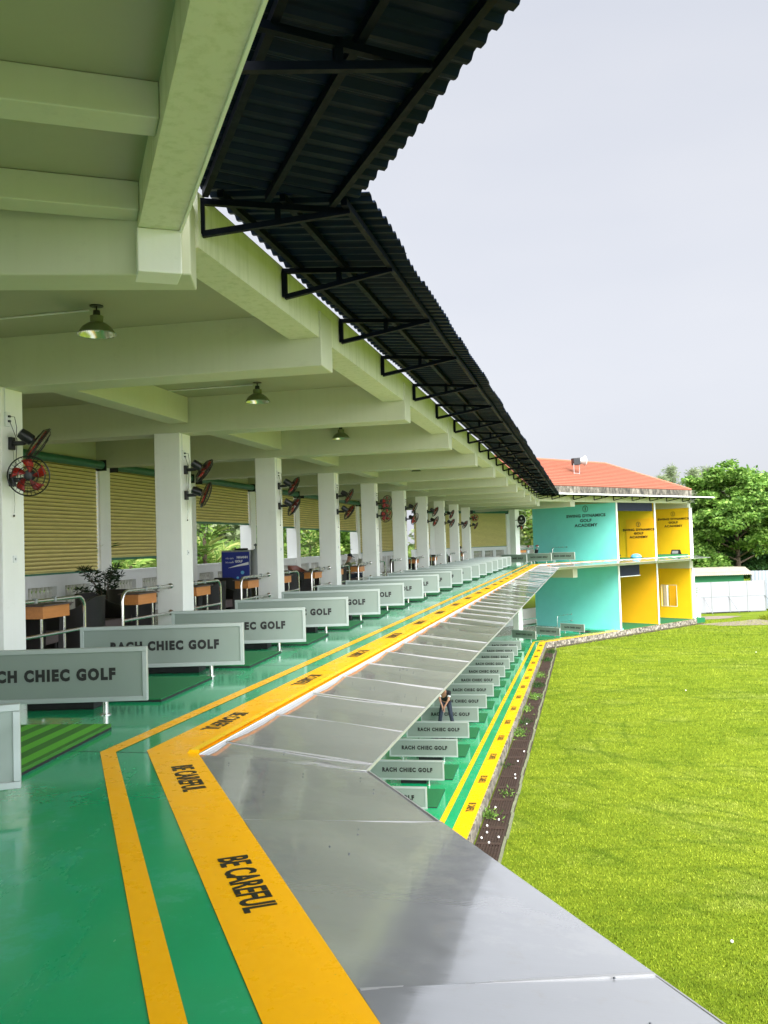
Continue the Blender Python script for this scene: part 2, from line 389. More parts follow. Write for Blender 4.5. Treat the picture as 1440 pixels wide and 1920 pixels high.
# ------------------------------------------------------------------ the three straight runs of the range (local x = out over the lawn, y = along, z = up)
ANG = {1: R(-19.540), 2: R(12.601), 3: R(47.344)}
ORG = {2: Vector((-1.510, 7.149, 0))}; ORG[1] = ORG[2].copy()
def UV(s): a = ANG[s]; return Vector((math.sin(a), math.cos(a), 0)), Vector((math.cos(a), -math.sin(a), 0))
LEN2 = 51.5
ORG[3] = ORG[2] + UV(2)[0]*LEN2
SEC = {s: Matrix.Translation(ORG[s]) @ Matrix.Rotation(-ANG[s], 4, 'Z') for s in (1,2,3)}
def W(s, u, v, z=0): return SEC[s] @ Vector((v, u, z))
def corner(a, va, b, vb):
    Ua, _ = UV(a); Ub, _ = UV(b); P = W(a, 0, va); Q = W(b, 0, vb)
    d = Q - P; det = Ua.x*(-Ub.y) + Ub.x*Ua.y
    tt = (d.x*(-Ub.y) + Ub.x*d.y)/det
    return P + Ua*tt
def band(vo, vi, z, s1=True, u1=-16, u3=19.0, vo1=None, vi1=None):      # polygon strip following the bends
    vo1 = vo if vo1 is None else vo1; vi1 = vi if vi1 is None else vi1
    o = [W(1,u1,vo1), corner(1,vo1,2,vo), corner(2,vo,3,vo), W(3,u3,vo)]
    i = [W(1,u1,vi1), corner(1,vi1,2,vi), corner(2,vi,3,vi), W(3,u3,vi)]
    vs = [(p.x,p.y,z) for p in o]+[(p.x,p.y,z) for p in i]
    return vs, [(k, k+1, k+5, k+4)[::-1] for k in range(3)]
def bandsolid(mb, vo, vi, z0, z1, **k):
    b, f = band(vo, vi, z0, **k); t_, _ = band(vo, vi, z1, **k)
    for a in range(3):
        mb.hexa([b[a], b[a+1], b[a+5], b[a+4]], [t_[a], t_[a+1], t_[a+5], t_[a+4]])
LOW = -4.9; GZ = -5.25
# ------------------------------------------------------------------ ground
def sheet(name, poly, z, mat, kind='structure'):
    mb = MB(); mb.add([(p[0],p[1],z) for p in poly], [tuple(range(len(poly)))])
    return tag(mb.build(name, mat), kind=kind)
sheet('ground', [(-600,-300),(900,-300),(900,1200),(-600,1200)], GZ-.012, 'lawn')
# grass blades over the near lawn, thinning with distance
def grass():
    N = 420000
    r = 11.5 + 66*rng.random(N)**1.7
    a = rng.uniform(-.10, .50, N)
    x = r*np.sin(a); y = r*np.cos(a)
    U2, V2 = UV(2); px_, py_ = x-ORG[2].x, y-ORG[2].y
    v = px_*V2.x + py_*V2.y
    U1, V1 = UV(1); v1 = px_*V1.x + py_*V1.y
    keep = (v > 1.03) & (v1 > 1.0); x, y, r = x[keep], y[keep], r[keep]; n = len(x)
    L = rng.uniform(.015, .04, n)*(1+ r*.012); wd = rng.uniform(.003, .006, n)*(1 + r*.045); th = rng.uniform(0, 2*np.pi, n); ln = rng.uniform(.1, .9, n)*L
    ph = rng.uniform(0, 2*np.pi, n)
    V = np.zeros((n,3,3)); z = GZ-.012
    V[:,0] = np.stack([x-np.cos(th)*wd, y-np.sin(th)*wd, np.full(n,z)],1)
    V[:,1] = np.stack([x+np.cos(th)*wd, y+np.sin(th)*wd, np.full(n,z)],1)
    V[:,2] = np.stack([x+np.cos(ph)*ln, y+np.sin(ph)*ln, z+L],1)
    o = arrmesh('grass', V.reshape(-1,3), np.arange(n*3).reshape(-1,3), 'blade')
    tag(o, 'short bright yellow green grass of the driving range lawn', 'grass', kind='stuff')
grass()
def blob(cx, cy, rx, ry, n=26, amp=.25, rot=0):
    out = []
    for i in range(n):
        a = 2*math.pi*i/n; k = 1 + amp*(math.sin(3*a+cx)+.6*math.sin(5*a+cy)+.4*math.sin(9*a))*.5
        x, y = rx*k*math.cos(a), ry*k*math.sin(a)
        out.append((cx + x*math.cos(rot)-y*math.sin(rot), cy + x*math.sin(rot)+y*math.cos(rot)))
    return out
sheet('dirt_path', blob(29.5, 69.5, 5.2, 2.2, rot=.15), GZ+.004, 'dirt')
sheet('dirt_path', blob(25.4, 74.6, 3.4, 1.5), GZ+.002, 'dirt')

# ------------------------------------------------------------------ decks
def deck(z, name, label):
    mb = MB(); vi = -8.75; split = -4.45
    o, f = band(0, split, z); mb.add(o, f)
    d = mb.build(name, 'floor'); tag(d, kind='structure'); return d
up_deck = deck(0, 'upper_deck_floor', ''); low_deck = deck(LOW, 'lower_deck_floor', '')
for z, nm in ((0, 'terrace_floor'), (LOW, 'lower_terrace_floor')):
    mb = MB(); o, f = band(-4.45, -8.9, z+.0); mb.add(o, f); td = mb.build(nm, 'tile_floor'); tag(td, kind='structure')
    jb = MB()
    for k in range(0, 8): a, f = band(-4.5-k*.6, -4.512-k*.6, z+.004, u1=-6); jb.add(a, f)
    for k in range(-4, 80):
        u = k*.6; jb.add([W(2,u,-4.46,z+.004),W(2,u+.012,-4.46,z+.004),W(2,u+.012,-8.8,z+.004),W(2,u,-8.8,z+.004)], [(0,1,2,3)])
    jb.build('tile_joint', 'soil', td)
# slab thickness and lower plinth
def add_line(par, vo, vi, z, nm='yellow_line', mat='line', **k):
    mb = MB(); o, f = band(vo, vi, z, **k); mb.add(o, f); return mb.build(nm, mat, par)
add_line(up_deck, -.706, -.84, .004, vo1=-.60, vi1=-.72)
add_line(up_deck, 0, -.475, .004, nm='wide_yellow_band', vo1=0, vi1=-.365)
# raised outer lip beyond the near bend
mb = MB()
P0 = W(2,.0,-.10); 
for s, ua, ub in ((2, .02, LEN2), (3, 0, 8.75)):
    a = [W(s,ua,-.105,.004), W(s,ua,-.075,.03), W(s,ua,.0,.03), W(s,ua,.0,-.10)]
    b = [W(s,ub,-.105,.004), W(s,ub,-.075,.03), W(s,ub,.0,.03), W(s,ub,.0,-.10)]
    mb.add(a+b, [(0,1,5,4),(1,2,6,5),(0,3,2,1),(4,5,6,7)])
mb.build('raised_yellow_lip', 'kerb', up_deck)
mb = MB(); b, f = band(.012, .001, -.06, u1=-.0, u3=19);
for s, ua, ub in ((2, .03, LEN2), (3, 0, 19)): mb.M = SEC[s]; mb.box(.001, .004, ua, ub, -.05, -.012)
mb.build('white_edge_face', 'edgeface', up_deck)
# lower kerb lines
lx = -.22
add_line(low_deck, -.44, -.58, LOW+.004); add_line(low_deck, .22, -.19, LOW+.004, nm='wide_yellow_band')
mb = MB(); o, f = band(.22, -.001, LOW); mb.add(o, f); mb.build('floor_edge', 'floor', low_deck)
mb = MB(); bandsolid(mb, .26, .02, GZ-.1, LOW-.002); mb.build('kerb_face', 'moss', low_deck)

for s_, us_ in ((2, [0]+[5.06*k for k in range(1, 10)]), (1, [-5.2])):
    mb = MB()
    for u in us_: mb.add([W(s_,u,-4.4,.0025),W(s_,u+.009,-4.4,.0025),W(s_,u+.009,-.12,.0025),W(s_,u,-.12,.0025)], [(0,1,2,3)])
    mb.build('floor_joint', 'soil', up_deck)
# BE CAREFUL stencils
def stencil(par, s, u, v, z, size, L, bd=.0042):
    U, V = UV(s); Mx = basis(-U, V, W(s, u, v, z))
    return text('BE CAREFUL', size, Mx, 'ink', par, 'be_careful_lettering', bold=bd, sx=L, depth=.0012)
for u in (-.72, -2.86, -5.0): stencil(up_deck, 1, u, -.18, .006, .215, .64)
for k in range(20): stencil(up_deck, 2, 1.28+2.5*k, -.31, .006, .215, .68)
for k in range(15): stencil(low_deck, 2, 13.0+2.62*k, .0, LOW+.006, .25, .55, .010)

# ------------------------------------------------------------------ building
bld = empty('golf_range_building'); tag(bld, 'long pale two storey driving range with white columns and a dark canopy', 'building')
GR = 'golf range'
# deck slab edge and ceiling
mb = MB(); bandsolid(mb, -.002, -8.9, -.42, -.004); mb.build('floor_slab', 'white', bld)
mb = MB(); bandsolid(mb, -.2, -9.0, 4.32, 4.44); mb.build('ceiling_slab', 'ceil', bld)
mb = MB(); bandsolid(mb, -.02, -8.9, GZ-.3, LOW-.01); mb.build('plinth', 'moss', bld)
# fascia beams
mb = MB(SEC[1]); mb.box(-.40, -.10, -16, -.05, 4.02, 4.475); mb.build('fascia_beam', 'fascia', bld)
mb = MB(SEC[2]); mb.box(-.28, .08, .05, LEN2+.1, 4.02, 4.475); mb.build('fascia_beam', 'fascia', bld)
mb = MB(SEC[3]); mb.box(-.30, .06, -.05, 19.1, 4.02, 4.46); mb.build('fascia_beam', 'fascia', bld)
mb = MB(SEC[1]); mb.box(-.1, -.08, -16, -.25, 4.0, 4.1); mb.build('drip_edge', 'edge', bld)
def beam(P, Q, wid, z0, z1, name='ceiling_beam', mat='beam', endcap=True):
    P = Vector((P.x,P.y,0)); Q = Vector((Q.x,Q.y,0)); d = (P-Q).normalized(); n = Vector((d.y,-d.x,0))
    mb = MB(); h = n*wid/2
    b = [P-h, Q-h, Q+h, P+h]
    mb.hexa([(q.x,q.y,z0) for q in b], [(q.x,q.y,z1) for q in b]); o = mb.build(name, mat, bld, bevel=.012)
    return o
def column(s, u, v, z0, z1, wd=.45, dp=.5, mat='white'):
    mb = MB(SEC[s]); mb.box(v-dp, v, u-wd, u, z0, z1); o = mb.build('column', mat, bld, bevel=.012)
    return o
NB = 10
beam_u = lambda i: 3.88+4.96*i; col_u = lambda i: 3.67+5.06*i
def zig(zo, ztop):    # both storeys share the frame
    for i in range(NB):
        if zo == 0 or i > 1:
            ub, uc = beam_u(i), col_u(i)
            beam(W(2,ub-.24,.10), W(2,uc-.24+.0,-8.9), .5, zo+3.69 if zo == 0 else -1.0, zo+4.33 if zo == 0 else -.425)
            column(2, uc, -4.0, zo, 3.70 if zo == 0 else -.99)
            column(2, uc+.03, -8.5, zo, 3.70 if zo == 0 else -.99, .5, .42)
zig(0, 4.33); zig(LOW, -.42)
# bend beams
beam(W(2,-.10,.10), W(2,-3.1,-8.9), .42, 3.69, 4.34); column(2, -1.35, -4.0, 0, 3.7)
for zo, a, b in ((0, 3.69, 4.33), (LOW, -1.0, -.425)):
    beam(W(3,0,.10), W(3,-2.2,-8.9), .42, a, b)
    for u in (3.95, 19.1): beam(W(3,u-.24,.06), W(3,u-.24,-8.9), .5, a, b)
    column(3, 3.12, -4.0, zo, a+.01); column(3, 3.12, -8.5, zo, a+.01, .5, .42); column(3, -.6, -8.5, zo, a+.01, .5, .42)
    column(3, 19.35, .02, zo, a+.01, .3, .3); column(3, 19.35, -4, zo, a+.01); column(3, 13.9, -8.5, zo, a+.01)
# beam along the column line, and the near-run ribs
for i in range(-1, NB):
    ua = col_u(i) if i >= 0 else -1.3
    if i >= 0: mb = MB(SEC[2]); mb.box(-4.2, -3.82, ua+.003, col_u(i+1)-.46, 3.86, 4.318); mb.build('cross_beam', 'beam', bld, bevel=.01)
    for zo, z0, z1 in ((0, 3.84, 4.318), (LOW, -1.06, -.43)):
        mb = MB(SEC[2]); mb.box(-8.86, -8.56, ua+.06, col_u(i+1)-.5, z0, z1); mb.build('cross_beam', 'beam', bld, bevel=.01)
for k in range(8):
    u = -.36-1.485*k
    if k: 
        mb = MB(SEC[1]); mb.box(-8.9, -.402, u-.125, u+.125, 4.1, 4.318); mb.build('cross_beam', 'beam', bld, bevel=.008)
mb = MB(SEC[1]); mb.box(-8.9, -.402, -.48, -.24, 4.1, 4.317); mb.build('cross_beam', 'beam', bld, bevel=.008)
mb = MB(SEC[1]); mb.box(-.412, -.085, -.36, -.06, 3.686, 4.019); mb.build('beam_end_block', 'white', bld, bevel=.01)
mb = MB(SEC[1]); mb.box(-9, -8.8, -16, -3, 0, 4.4); mb.build('rear_wall', 'white', bld)
# seams and conduits on the ends of beams
# ---- dark corrugated canopy
def canopy(s, us, ue, vs, dv, mat='navy'):
    v0, v1 = vs, vs+dv; z0, z1 = 4.505, 4.39
    p = .19; n = int((ue-us+.8)/p*6); V = []; F = []
    rows = 5
    uu = np.linspace(us-.5, ue+.5, n)
    for j in range(rows):
        v = v0 + (v1-v0)*j/(rows-1); z = z0 + (z1-z0)*j/(rows-1)
        lo = us + (v*.27 if s > 1 else -9e9 ); hi = ue - (v*.27 if s == 1 else v*.31 if s == 2 else 0)
        for u in uu:
            uc = min(max(u, lo if s > 1 else us), hi)
            ph = (uc/p) % 1
            h = .036*(1 if ph < .38 else 0 if .5 < ph < .88 else (.5-ph)/.12 if ph <= .5 else (ph-.88)/.12)
            sag = .012*math.sin(uc*1.7)+.010*math.sin(uc*.63+2)
            vv = v + (.012*math.sin(math.floor(uc/.95)*2.3) if j == rows-1 else 0)
            q = SEC[s] @ Vector((vv, uc, z+h+sag)); V.append(tuple(q))
    nn = len(uu)
    for j in range(rows-1):
        for i in range(nn-1): F.append((j*nn+i, j*nn+i+1, (j+1)*nn+i+1, (j+1)*nn+i))
    mb = MB(); mb.v = V; mb.f = F; o = mb.build('canopy_sheet', mat, bld)
    m = o.modifiers.new('th', 'SOLIDIFY'); m.thickness = .004
    for vv, zz in ((v0+.18, -.035), (v0+.66, -.035), (v1-.2, -.035)):
        z = z0 + (z1-z0)*(vv-v0)/(v1-v0) - .042
        k0 = us + (vv*.27 if s > 1 else 0); k1 = ue - (vv*.27 if s == 1 else vv*.31 if s == 2 else 0)
        mb = MB(SEC[s]); mb.box(vv-.025, vv+.025, k0, k1, z-.03, z+.03); mb.build('canopy_purlin', 'steel', bld)
    return o
canopy(1, -16, 0, -.03, 1.36); canopy(2, 0, LEN2, .085, 1.335); canopy(3, 0, 20.2, .07, 1.35)
def bracket(s, u, v0, tip, ang=0):
    mb = MB(); U, V = UV(s); d = (V*math.cos(ang)+U*math.sin(ang)); B = W(s, u, v0)
    q = lambda a, z: B + d*a + Vector((0,0,z))
    r = .024
    def bar(a, b):
        dd = (b-a).normalized(); sid = dd.cross(Vector((0,0,1))) 
        if sid.length < .1: sid = d.cross(Vector((0,0,1)))
        sid.normalize(); upv = sid.cross(dd)
        c = [a+sid*r+upv*r, a-sid*r+upv*r, a-sid*r-upv*r, a+sid*r-upv*r]
        e = [x+(b-a) for x in c]; mb.hexa(c, e)
    bar(q(.02,4.15), q(.02,4.41)); bar(q(.0,4.42), q(tip,4.325)); bar(q(.02,4.15), q(tip,4.33)); bar(q(tip*.52,4.25), q(tip*.52,4.40))
    mb.build('canopy_bracket', 'steel', bld)
bracket(2, .12, .06, 1.22, .28)
for u in [2.1, 4.28, 6.64, 9.19, 11.7, 14.25]+[14.25+2.48*k for k in range(1, 15)]: bracket(2, u, .09, 1.15)
bracket(2, LEN2, .06, 1.2, .3)
for k in range(1, 7): bracket(1, -2.45*k-.1, -.09, 1.15)
for k in range(1, 9): bracket(3, 2.35*k-.9, .07, 1.2)
mb = MB(SEC[3]); mb.box(1.41, 1.46, .35, 20.25, 4.385, 4.47); mb.build('canopy_edge_trim', 'edge', bld)

# ---- grey sheet awning over the lower deck
def awning(s, us, ue, z_in, seams):
    V = []; F = []; nv = 6
    mb = MB(); fl = MB()
    cuts = [us]+[x for x in seams if us < x < ue]+[ue]
    for a, b in zip(cuts[:-1], cuts[1:]):
        t0, t1, t2 = rng.uniform(-.006, .006, 3)
        m = max(2, int((b-a)/.4)); o = len(mb.v)
        for i in range(m+1):
            u = a+(b-a)*i/m
            for j in range(nv+1):
                fr = j/nv; v = .004 + 1.262*fr
                uu = u
                if s == 1: uu = min(u, ue - v*.31)
                if s == 2: uu = max(u, us + v*.27)
                if s == 2: uu = min(uu, ue - v*.31)
                if s == 3: uu = max(u, us + v*.31)
                z = z_in + (-.185-z_in)*fr + t0 + (t1*(i/m)) + t2*fr + .004*math.sin(u*3+fr*5) + (.008 if i in (0, m) else 0)
                mb.v.append(tuple(W(s, uu, v, z)))
        for i in range(m):
            for j in range(nv): q = o+i*(nv+1)+j; mb.f.append((q, q+1, q+nv+2, q+nv+1))
        if b < ue-.2:
            fl.M = SEC[s]; fl.box(.01, 1.262, b-.012, b+.022, -.2, -.2)
            k = len(fl.v)-8
            for qi, (vv, top) in enumerate(((.012,0),(1.262,0),(1.262,0),(.012,0),(.012,1),(1.262,1),(1.262,1),(.012,1))):
                du = (-.005, -.005, .012, .012)[qi % 4]
                zz = (z_in if vv < 1 else -.185) + .008 + (.005 if top else -.004)
                fl.v[k+qi] = tuple(W(s, b+du, vv, zz))
    o = mb.build('metal_awning', 'awning', bld, smooth=True)
    fl.build('awning_seam', 'flash', o)
    ed = MB(SEC[s]); k0 = us + (1.27*.27 if s == 2 else 1.27*.31 if s == 3 else 0); k1 = ue-(1.27*.31 if s < 3 else 0)
    ed.box(1.262, 1.270, k0, k1, -.205, -.178); ed.build('awning_edge', 'flash', o)
    sc = MB()
    for k in range(int((ue-us)*3)):
        u = us+(ue-us)*rng.random(); v = rng.uniform(.1, 1.2)
        if s == 2 and u < v*.3 or s == 1 and u > -v*.33: continue
        z = z_in+(-.185-z_in)*v/1.26+.014
        sc.lathe([(.005,-.006),(.005,.0),(.002,.002)], 6, W(s,u,v,z))
    sc.build('awning_screw', 'zinc_dark', o)
    return o
awning(1, -16, -.0, -.012, [-16+2.21*k-.0 for k in range(1, 8)][:0]+[-1.87, -4.07, -6.28, -8.5, -10.7, -12.9])
awning(2, 0, LEN2, -.035, [.55+1.24*k for k in range(0, 41)])
awning(3, 0, 19.6, -.035, [.8+1.24*k for k in range(0, 15)])
mb = MB(SEC[2]); mb.box(.0, 1.2, 0, 0, 0, 0)

# ---- rear balustrade wall and roller shutters
def rear(s, ua, ub, zo, zb, closed_col='shutter', parent=bld, detail=True):
    Mx = SEC[s]
    top = zo+1.14
    mb = MB(Mx)
    mb.box(-8.90, -8.52, ua, ub, zo, zo+.16); mb.box(-8.90, -8.56, ua, ub, zo+.88, top-.06); mb.box(-8.94, -8.50, ua-.0, ub, top-.06, top)
    L = ub-ua
    if detail:
        nb = 3; pw = .34; bw = (L-pw*(nb+1))/nb
        for k in range(nb+1):
            a = ua+k*(bw+pw); mb.box(-8.88, -8.60, a, a+pw, zo+.16, zo+.88)
        mb.build('balustrade_wall', 'sill', parent)
        bb = MB(); ct = 0
        for k in range(nb):
            a = ua+pw+k*(bw+pw); m = int(bw/.145)
            for j in range(m):
                u = a+(j+.5)*bw/m; c = W(s, u, -8.72, zo+.16)
                bb.lathe([(.05,0),(.05,.06),(.03,.09),(.055,.16),(.06,.24),(.045,.33),(.032,.38),(.045,.40),(.055,.48),(.05,.56),(.028,.63),(.045,.66),(.045,.72)], 8, c)
        bb.build('balusters', 'stone', parent, smooth=True)
    else:
        mb.box(-8.86, -8.60, ua, ub, zo+.16, zo+.88); mb.build('balustrade_wall', 'sill', parent)
    # shutter
    zt = zo+3.80
    n = max(4, int((zt-zb)/.085)); sh = []
    for k in range(n):
        z = zt-(zt-zb)*k/n; h = (zt-zb)/n
        sh += [(-8.605, z), (-8.565, z-h*.22), (-8.558, z-h*.55), (-8.60, z-h*.90)]
    sh += [(-8.60, zb)]
    vs = [Mx @ Vector((q[0], ua+.03, q[1])) for q in sh]+[Mx @ Vector((q[0], ub-.03, q[1])) for q in sh]
    m = len(sh); mb = MB(); mb.add(vs, [(i, i+1, m+i+1, m+i) for i in range(m-1)])
    o = mb.build('roller_shutter', closed_col, parent)
    gm = MB(Mx)
    for k in range(1, n): z = zt-(zt-zb)*k/n; gm.box(-8.602, -8.575, ua+.03, ub-.03, z-.006, z+.009)
    gm.build('slat_joint', 'slatgap', o)
    mb = MB(Mx); mb.box(-8.61, -8.56, ua+.03, ub-.03, zb-.06, zb); mb.build('bottom_bar', 'greentube', o)
    mb = MB(); mb.tube([W(s,ua+.05,-8.42,zo+3.72), W(s,ub-.05,-8.42,zo+3.72)], .10, 14); mb.build('shutter_housing', 'greentube', o, smooth=True)
    mb = MB(Mx); mb.box(-8.58,-8.3,ua+.01,ua+.05,zo+3.58,zo+3.84); mb.box(-8.58,-8.3,ub-.05,ub-.01,zo+3.58,zo+3.84); mb.build('shutter_bracket', 'black', o)
SHB = {-1: 1.18, 0: 1.18, 1: 1.18, 2: 1.46, 3: 2.46, 4: 2.4, 5: 2.36, 6: 2.32, 7: 1.18, 8: 1.18, 9: 1.18}
for i in range(-1, NB):
    ua = col_u(i)+.03 if i >= 0 else -2.6
    rear(2, ua, col_u(i+1)-.47 if i < NB-1 else LEN2-2.4, 0, SHB.get(i, 1.18))
    if i > 3: rear(2, ua, col_u(i+1)-.47 if i < NB-1 else LEN2-2.4, LOW, LOW+1.18, detail=False)
rear(3, -2.6, 2.6, 0, 1.18); rear(3, 3.14, 7.2, 0, 1.18); column(3, 7.7, -8.5, 0, 3.7, .5, .42); column(3, 7.7, -8.5, LOW, -.99, .5, .42)
for zo in (0, LOW):
    mb = MB(SEC[3]); mb.box(-8.9, -8.56, 7.71 if zo == 0 else -2.5, 13.7, zo, zo+1.14); mb.build('balustrade_wall', 'sill', bld)

# ---- coloured dividing walls of the far run
def wall3(u, v0, v1, z0, z1, mat, name, th=.12):
    mb = MB(SEC[3]); mb.box(v1, v0, u, u+th, z0, z1); return mb.build(name, mat, bld)
tw = wall3(8.8, 0, -7.3, .0, 4.015, 'teal', 'teal_dividing_wall'); tw2 = wall3(8.8, .02, -7.3, LOW, -.43, 'teal', 'teal_dividing_wall')
yw = wall3(13.85, 0, -8.4, 0, 4.015, 'yellow', 'yellow_dividing_wall'); ob = wall3(13.78, -.04, -2.36, 0, 2.87, 'orange', 'orange_board', .05)
ow = wall3(13.8, .05, -3.15, LOW, -.43, 'orange', 'orange_dividing_wall'); wall3(13.82, -3.15, -8.4, LOW, -.43, 'yellow', 'yellow_dividing_wall')
yw3 = wall3(18.86, 0, -8.4, 0, 4.015, 'yellow', 'yellow_end_wall')
mb = MB(SEC[3])
for v0, v1, z0, z1 in ((0,-1.2,LOW,-.43), (-2.5,-8.4,LOW,-.43), (-1.2,-2.5,LOW,-3.95), (-1.2,-2.5,-2.33,-.43)): mb.box(v1, v0, 18.7, 18.82, z0, z1)
yl = mb.build('yellow_end_wall', 'yellow', bld)
mb = MB(SEC[3])
for a in ((-2.54,-2.5,-3.99,-2.29),(-1.2,-1.16,-3.99,-2.29),(-2.5,-1.2,-3.99,-3.95),(-2.5,-1.2,-2.33,-2.29)): mb.box(a[0],a[1],18.685,18.70,a[2],a[3])
mb.build('window_frame', 'edge', yl)
wall3(20.6, -2.2, -2.95, LOW, -1.5, 'yellow', 'yellow_back_partition'); wall3(20.6, -3.2, -5.6, LOW, -1.5, 'sill', 'white_back_partition'); column(3, 20.5, -2.95, LOW, -1.5, .25, .25)
for o, u, a, b in ((tw, 8.8, 0, 4.01), (tw2, 8.8, LOW, -.44), (yw, 13.8, 0, 4.01), (ow, 13.8, LOW, -.44), (yw3, 18.86, 0, 4.01)):
    mb = MB(SEC[3]); mb.box(.052 if o is ow else .022, .075, u-.02, u+.14, a, b); mb.build('edge_trim', 'edge', o)
mb = MB(SEC[3]); mb.box(-.3, .16, 8.6, 9.0, LOW+.003, LOW+.09); mb.build('wall_foot', 'teal', tw2)
def logo(u, v, z, h, par):
    U, V = UV(3); L = W(3, u-.006, v, z); f = h
    for i, (s_, dz, sz) in enumerate((('SWING DYNAMICS', 0, 1), ('GOLF', -1.38, 1.02), ('ACADEMY', -2.76, 1.06))):
        text(s_, h*1.12*sz, basis(V, (0,0,1), L+Vector((0,0,dz*h))), 'ink', par, 'wall_lettering', bold=.014*h/.3, sx=1.32, spacing=1.08, depth=.002)
    mb = MB(); c = L+Vector((0,0,h*2.0)); r = h*.86
    mb.tube([c+V*r*math.cos(a)+Vector((0,0,r*math.sin(a))) for a in [2*math.pi*i/28 for i in range(28)]], h*.075, 6, True)
    def st(pts, rr): mb.tube([c+V*x*h+Vector((0,0,y*h)) for x, y in pts], [h*q for q in rr], 6)
    st([(.0,-.08),(.02,.22)], [.10,.13]); st([(-.01,.28),(0,.42)], [.09,.08]); st([(.0,-.05),(-.12,-.33),(-.10,-.62)], [.08,.06,.04]); st([(.02,-.05),(.16,-.3),(.14,-.62)], [.08,.06,.04])
    st([(.04,.2),(.3,.32),(.18,.52)], [.05,.04,.03]); st([(.18,.52),(-.38,.38)], [.02,.02])
    mb.build('round_emblem', 'ink', par)
logo(8.8, -2.5, 3.18, .25, tw); logo(13.775, -1.3, 2.08, .20, ob); logo(18.86, -1.33, 2.86, .20, yw3)
# rolled navy awnings in the far run
mb = MB(SEC[3]); mb.box(-.14, -.06, 9.0, 13.75, 3.42, 4.012); o = mb.build('rolled_blind', 'curtain', bld, bevel=.03)
mb = MB(SEC[3]); mb.box(-.34, -.26, 9.3, 12.0, -1.2, -.43); mb.build('rolled_blind', 'curtain', bld)
mb = MB(SEC[3]); mb.box(-.35, -.25, 9.2, 12.1, -1.26, -1.205); mb.build('blind_rail', 'edge', bld)
# green turf floors in the teaching bays
for zo, v1, v0 in ((0, -8.4, -.02), (LOW, -8.4, .19)):
    for a, b in ((8.95, 13.7), (13.98, 18.6)):
        mb = MB(SEC[3]); mb.box(v1, v0, a, b, zo+.006, zo+(.02 if a < 10 or zo < 0 else .12)); mb.build('bay_turf', 'turf', up_deck if zo == 0 else low_deck)
mb = MB(SEC[3]); mb.box(-8, .22, 18.6, 20.2, LOW-.02, LOW+.015); mb.box(.0,.26,19,20.25,GZ-.1,LOW-.01); mb.build('bay_turf', 'turf', low_deck)
# ---- tiled hip roof over the far run
def tiled():
    mb = MB(SEC[3]); dk = MB(SEC[3]); ve, vr, ze, zr = .62, -4.25, 5.0, 7.3; u0, u1 = -5.0, 18.3; hip0, hip1 = 0.5, 14.2; n = 17
    for side in (0, 1):
        for k in range(n):
            f0, f1 = k/n, (k+1)/n
            va = ve+(vr-ve)*f0; vb = ve+(vr-ve)*f1; za = ze+(zr-ze)*f0; zb = ze+(zr-ze)*f1
            if side: va, vb = 2*vr-va, 2*vr-vb
            a0, a1 = u0+(hip0-u0)*f0, u1+(hip1-u1)*f0; b0, b1 = u0+(hip0-u0)*f1, u1+(hip1-u1)*f1
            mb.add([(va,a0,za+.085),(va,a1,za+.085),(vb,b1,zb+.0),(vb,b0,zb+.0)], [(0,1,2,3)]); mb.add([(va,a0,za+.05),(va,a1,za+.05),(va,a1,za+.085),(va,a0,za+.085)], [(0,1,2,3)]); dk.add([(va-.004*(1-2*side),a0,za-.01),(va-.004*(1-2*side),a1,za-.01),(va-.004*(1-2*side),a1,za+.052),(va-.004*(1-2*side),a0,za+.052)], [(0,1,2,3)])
            # hip ends
            w0 = (ve+(vr-ve)*f0, 2*vr-(ve+(vr-ve)*f0)); w1 = (ve+(vr-ve)*f1, 2*vr-(ve+(vr-ve)*f1))
            if not side:
                for e0, e1 in ((a1, b1), (a0, b0)):
                    mb.add([(w0[0],e0,za+.045),(w0[1],e0,za+.045),(w1[1],e1,zb),(w1[0],e1,zb)], [(0,1,2,3)])
    o = mb.build('tiled_roof', 'tile', bld)
    dk.build('tile_lip_shade', 'lipshade', o)  # dark strips painted as the undercut shadow below each row lip
    mb = MB()
    r = .075
    mb.tube([W(3,hip0,vr,zr+.03), W(3,hip1,vr,zr+.03)], r, 8)
    for ue, uh in ((u1,hip1),(u0,hip0)):
        for v in (ve, 2*vr-ve): mb.tube([W(3,ue,v,ze+.05), W(3,uh,vr,zr+.03)], r, 8)
    mb.build('ridge_cap', 'tile', o, smooth=True)
    mb = MB(SEC[3]); mb.box(.45, .60, u0, u1+.1, 4.48, 5.02); mb.box(2*vr-.6, .45, u1-.1, u1+.1, 4.48, 5.02); mb.build('roof_gutter', 'gutter', bld)
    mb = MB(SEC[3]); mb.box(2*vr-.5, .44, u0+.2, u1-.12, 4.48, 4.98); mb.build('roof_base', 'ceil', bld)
tiled()
# ================================================================== objects
def ordn(k):
    return ['first','second','third','fourth','fifth','sixth','seventh','eighth','ninth','tenth','eleventh','twelfth','thirteenth','fourteenth','fifteenth','sixteenth','seventeenth','eighteenth','nineteenth','twentieth'][k]
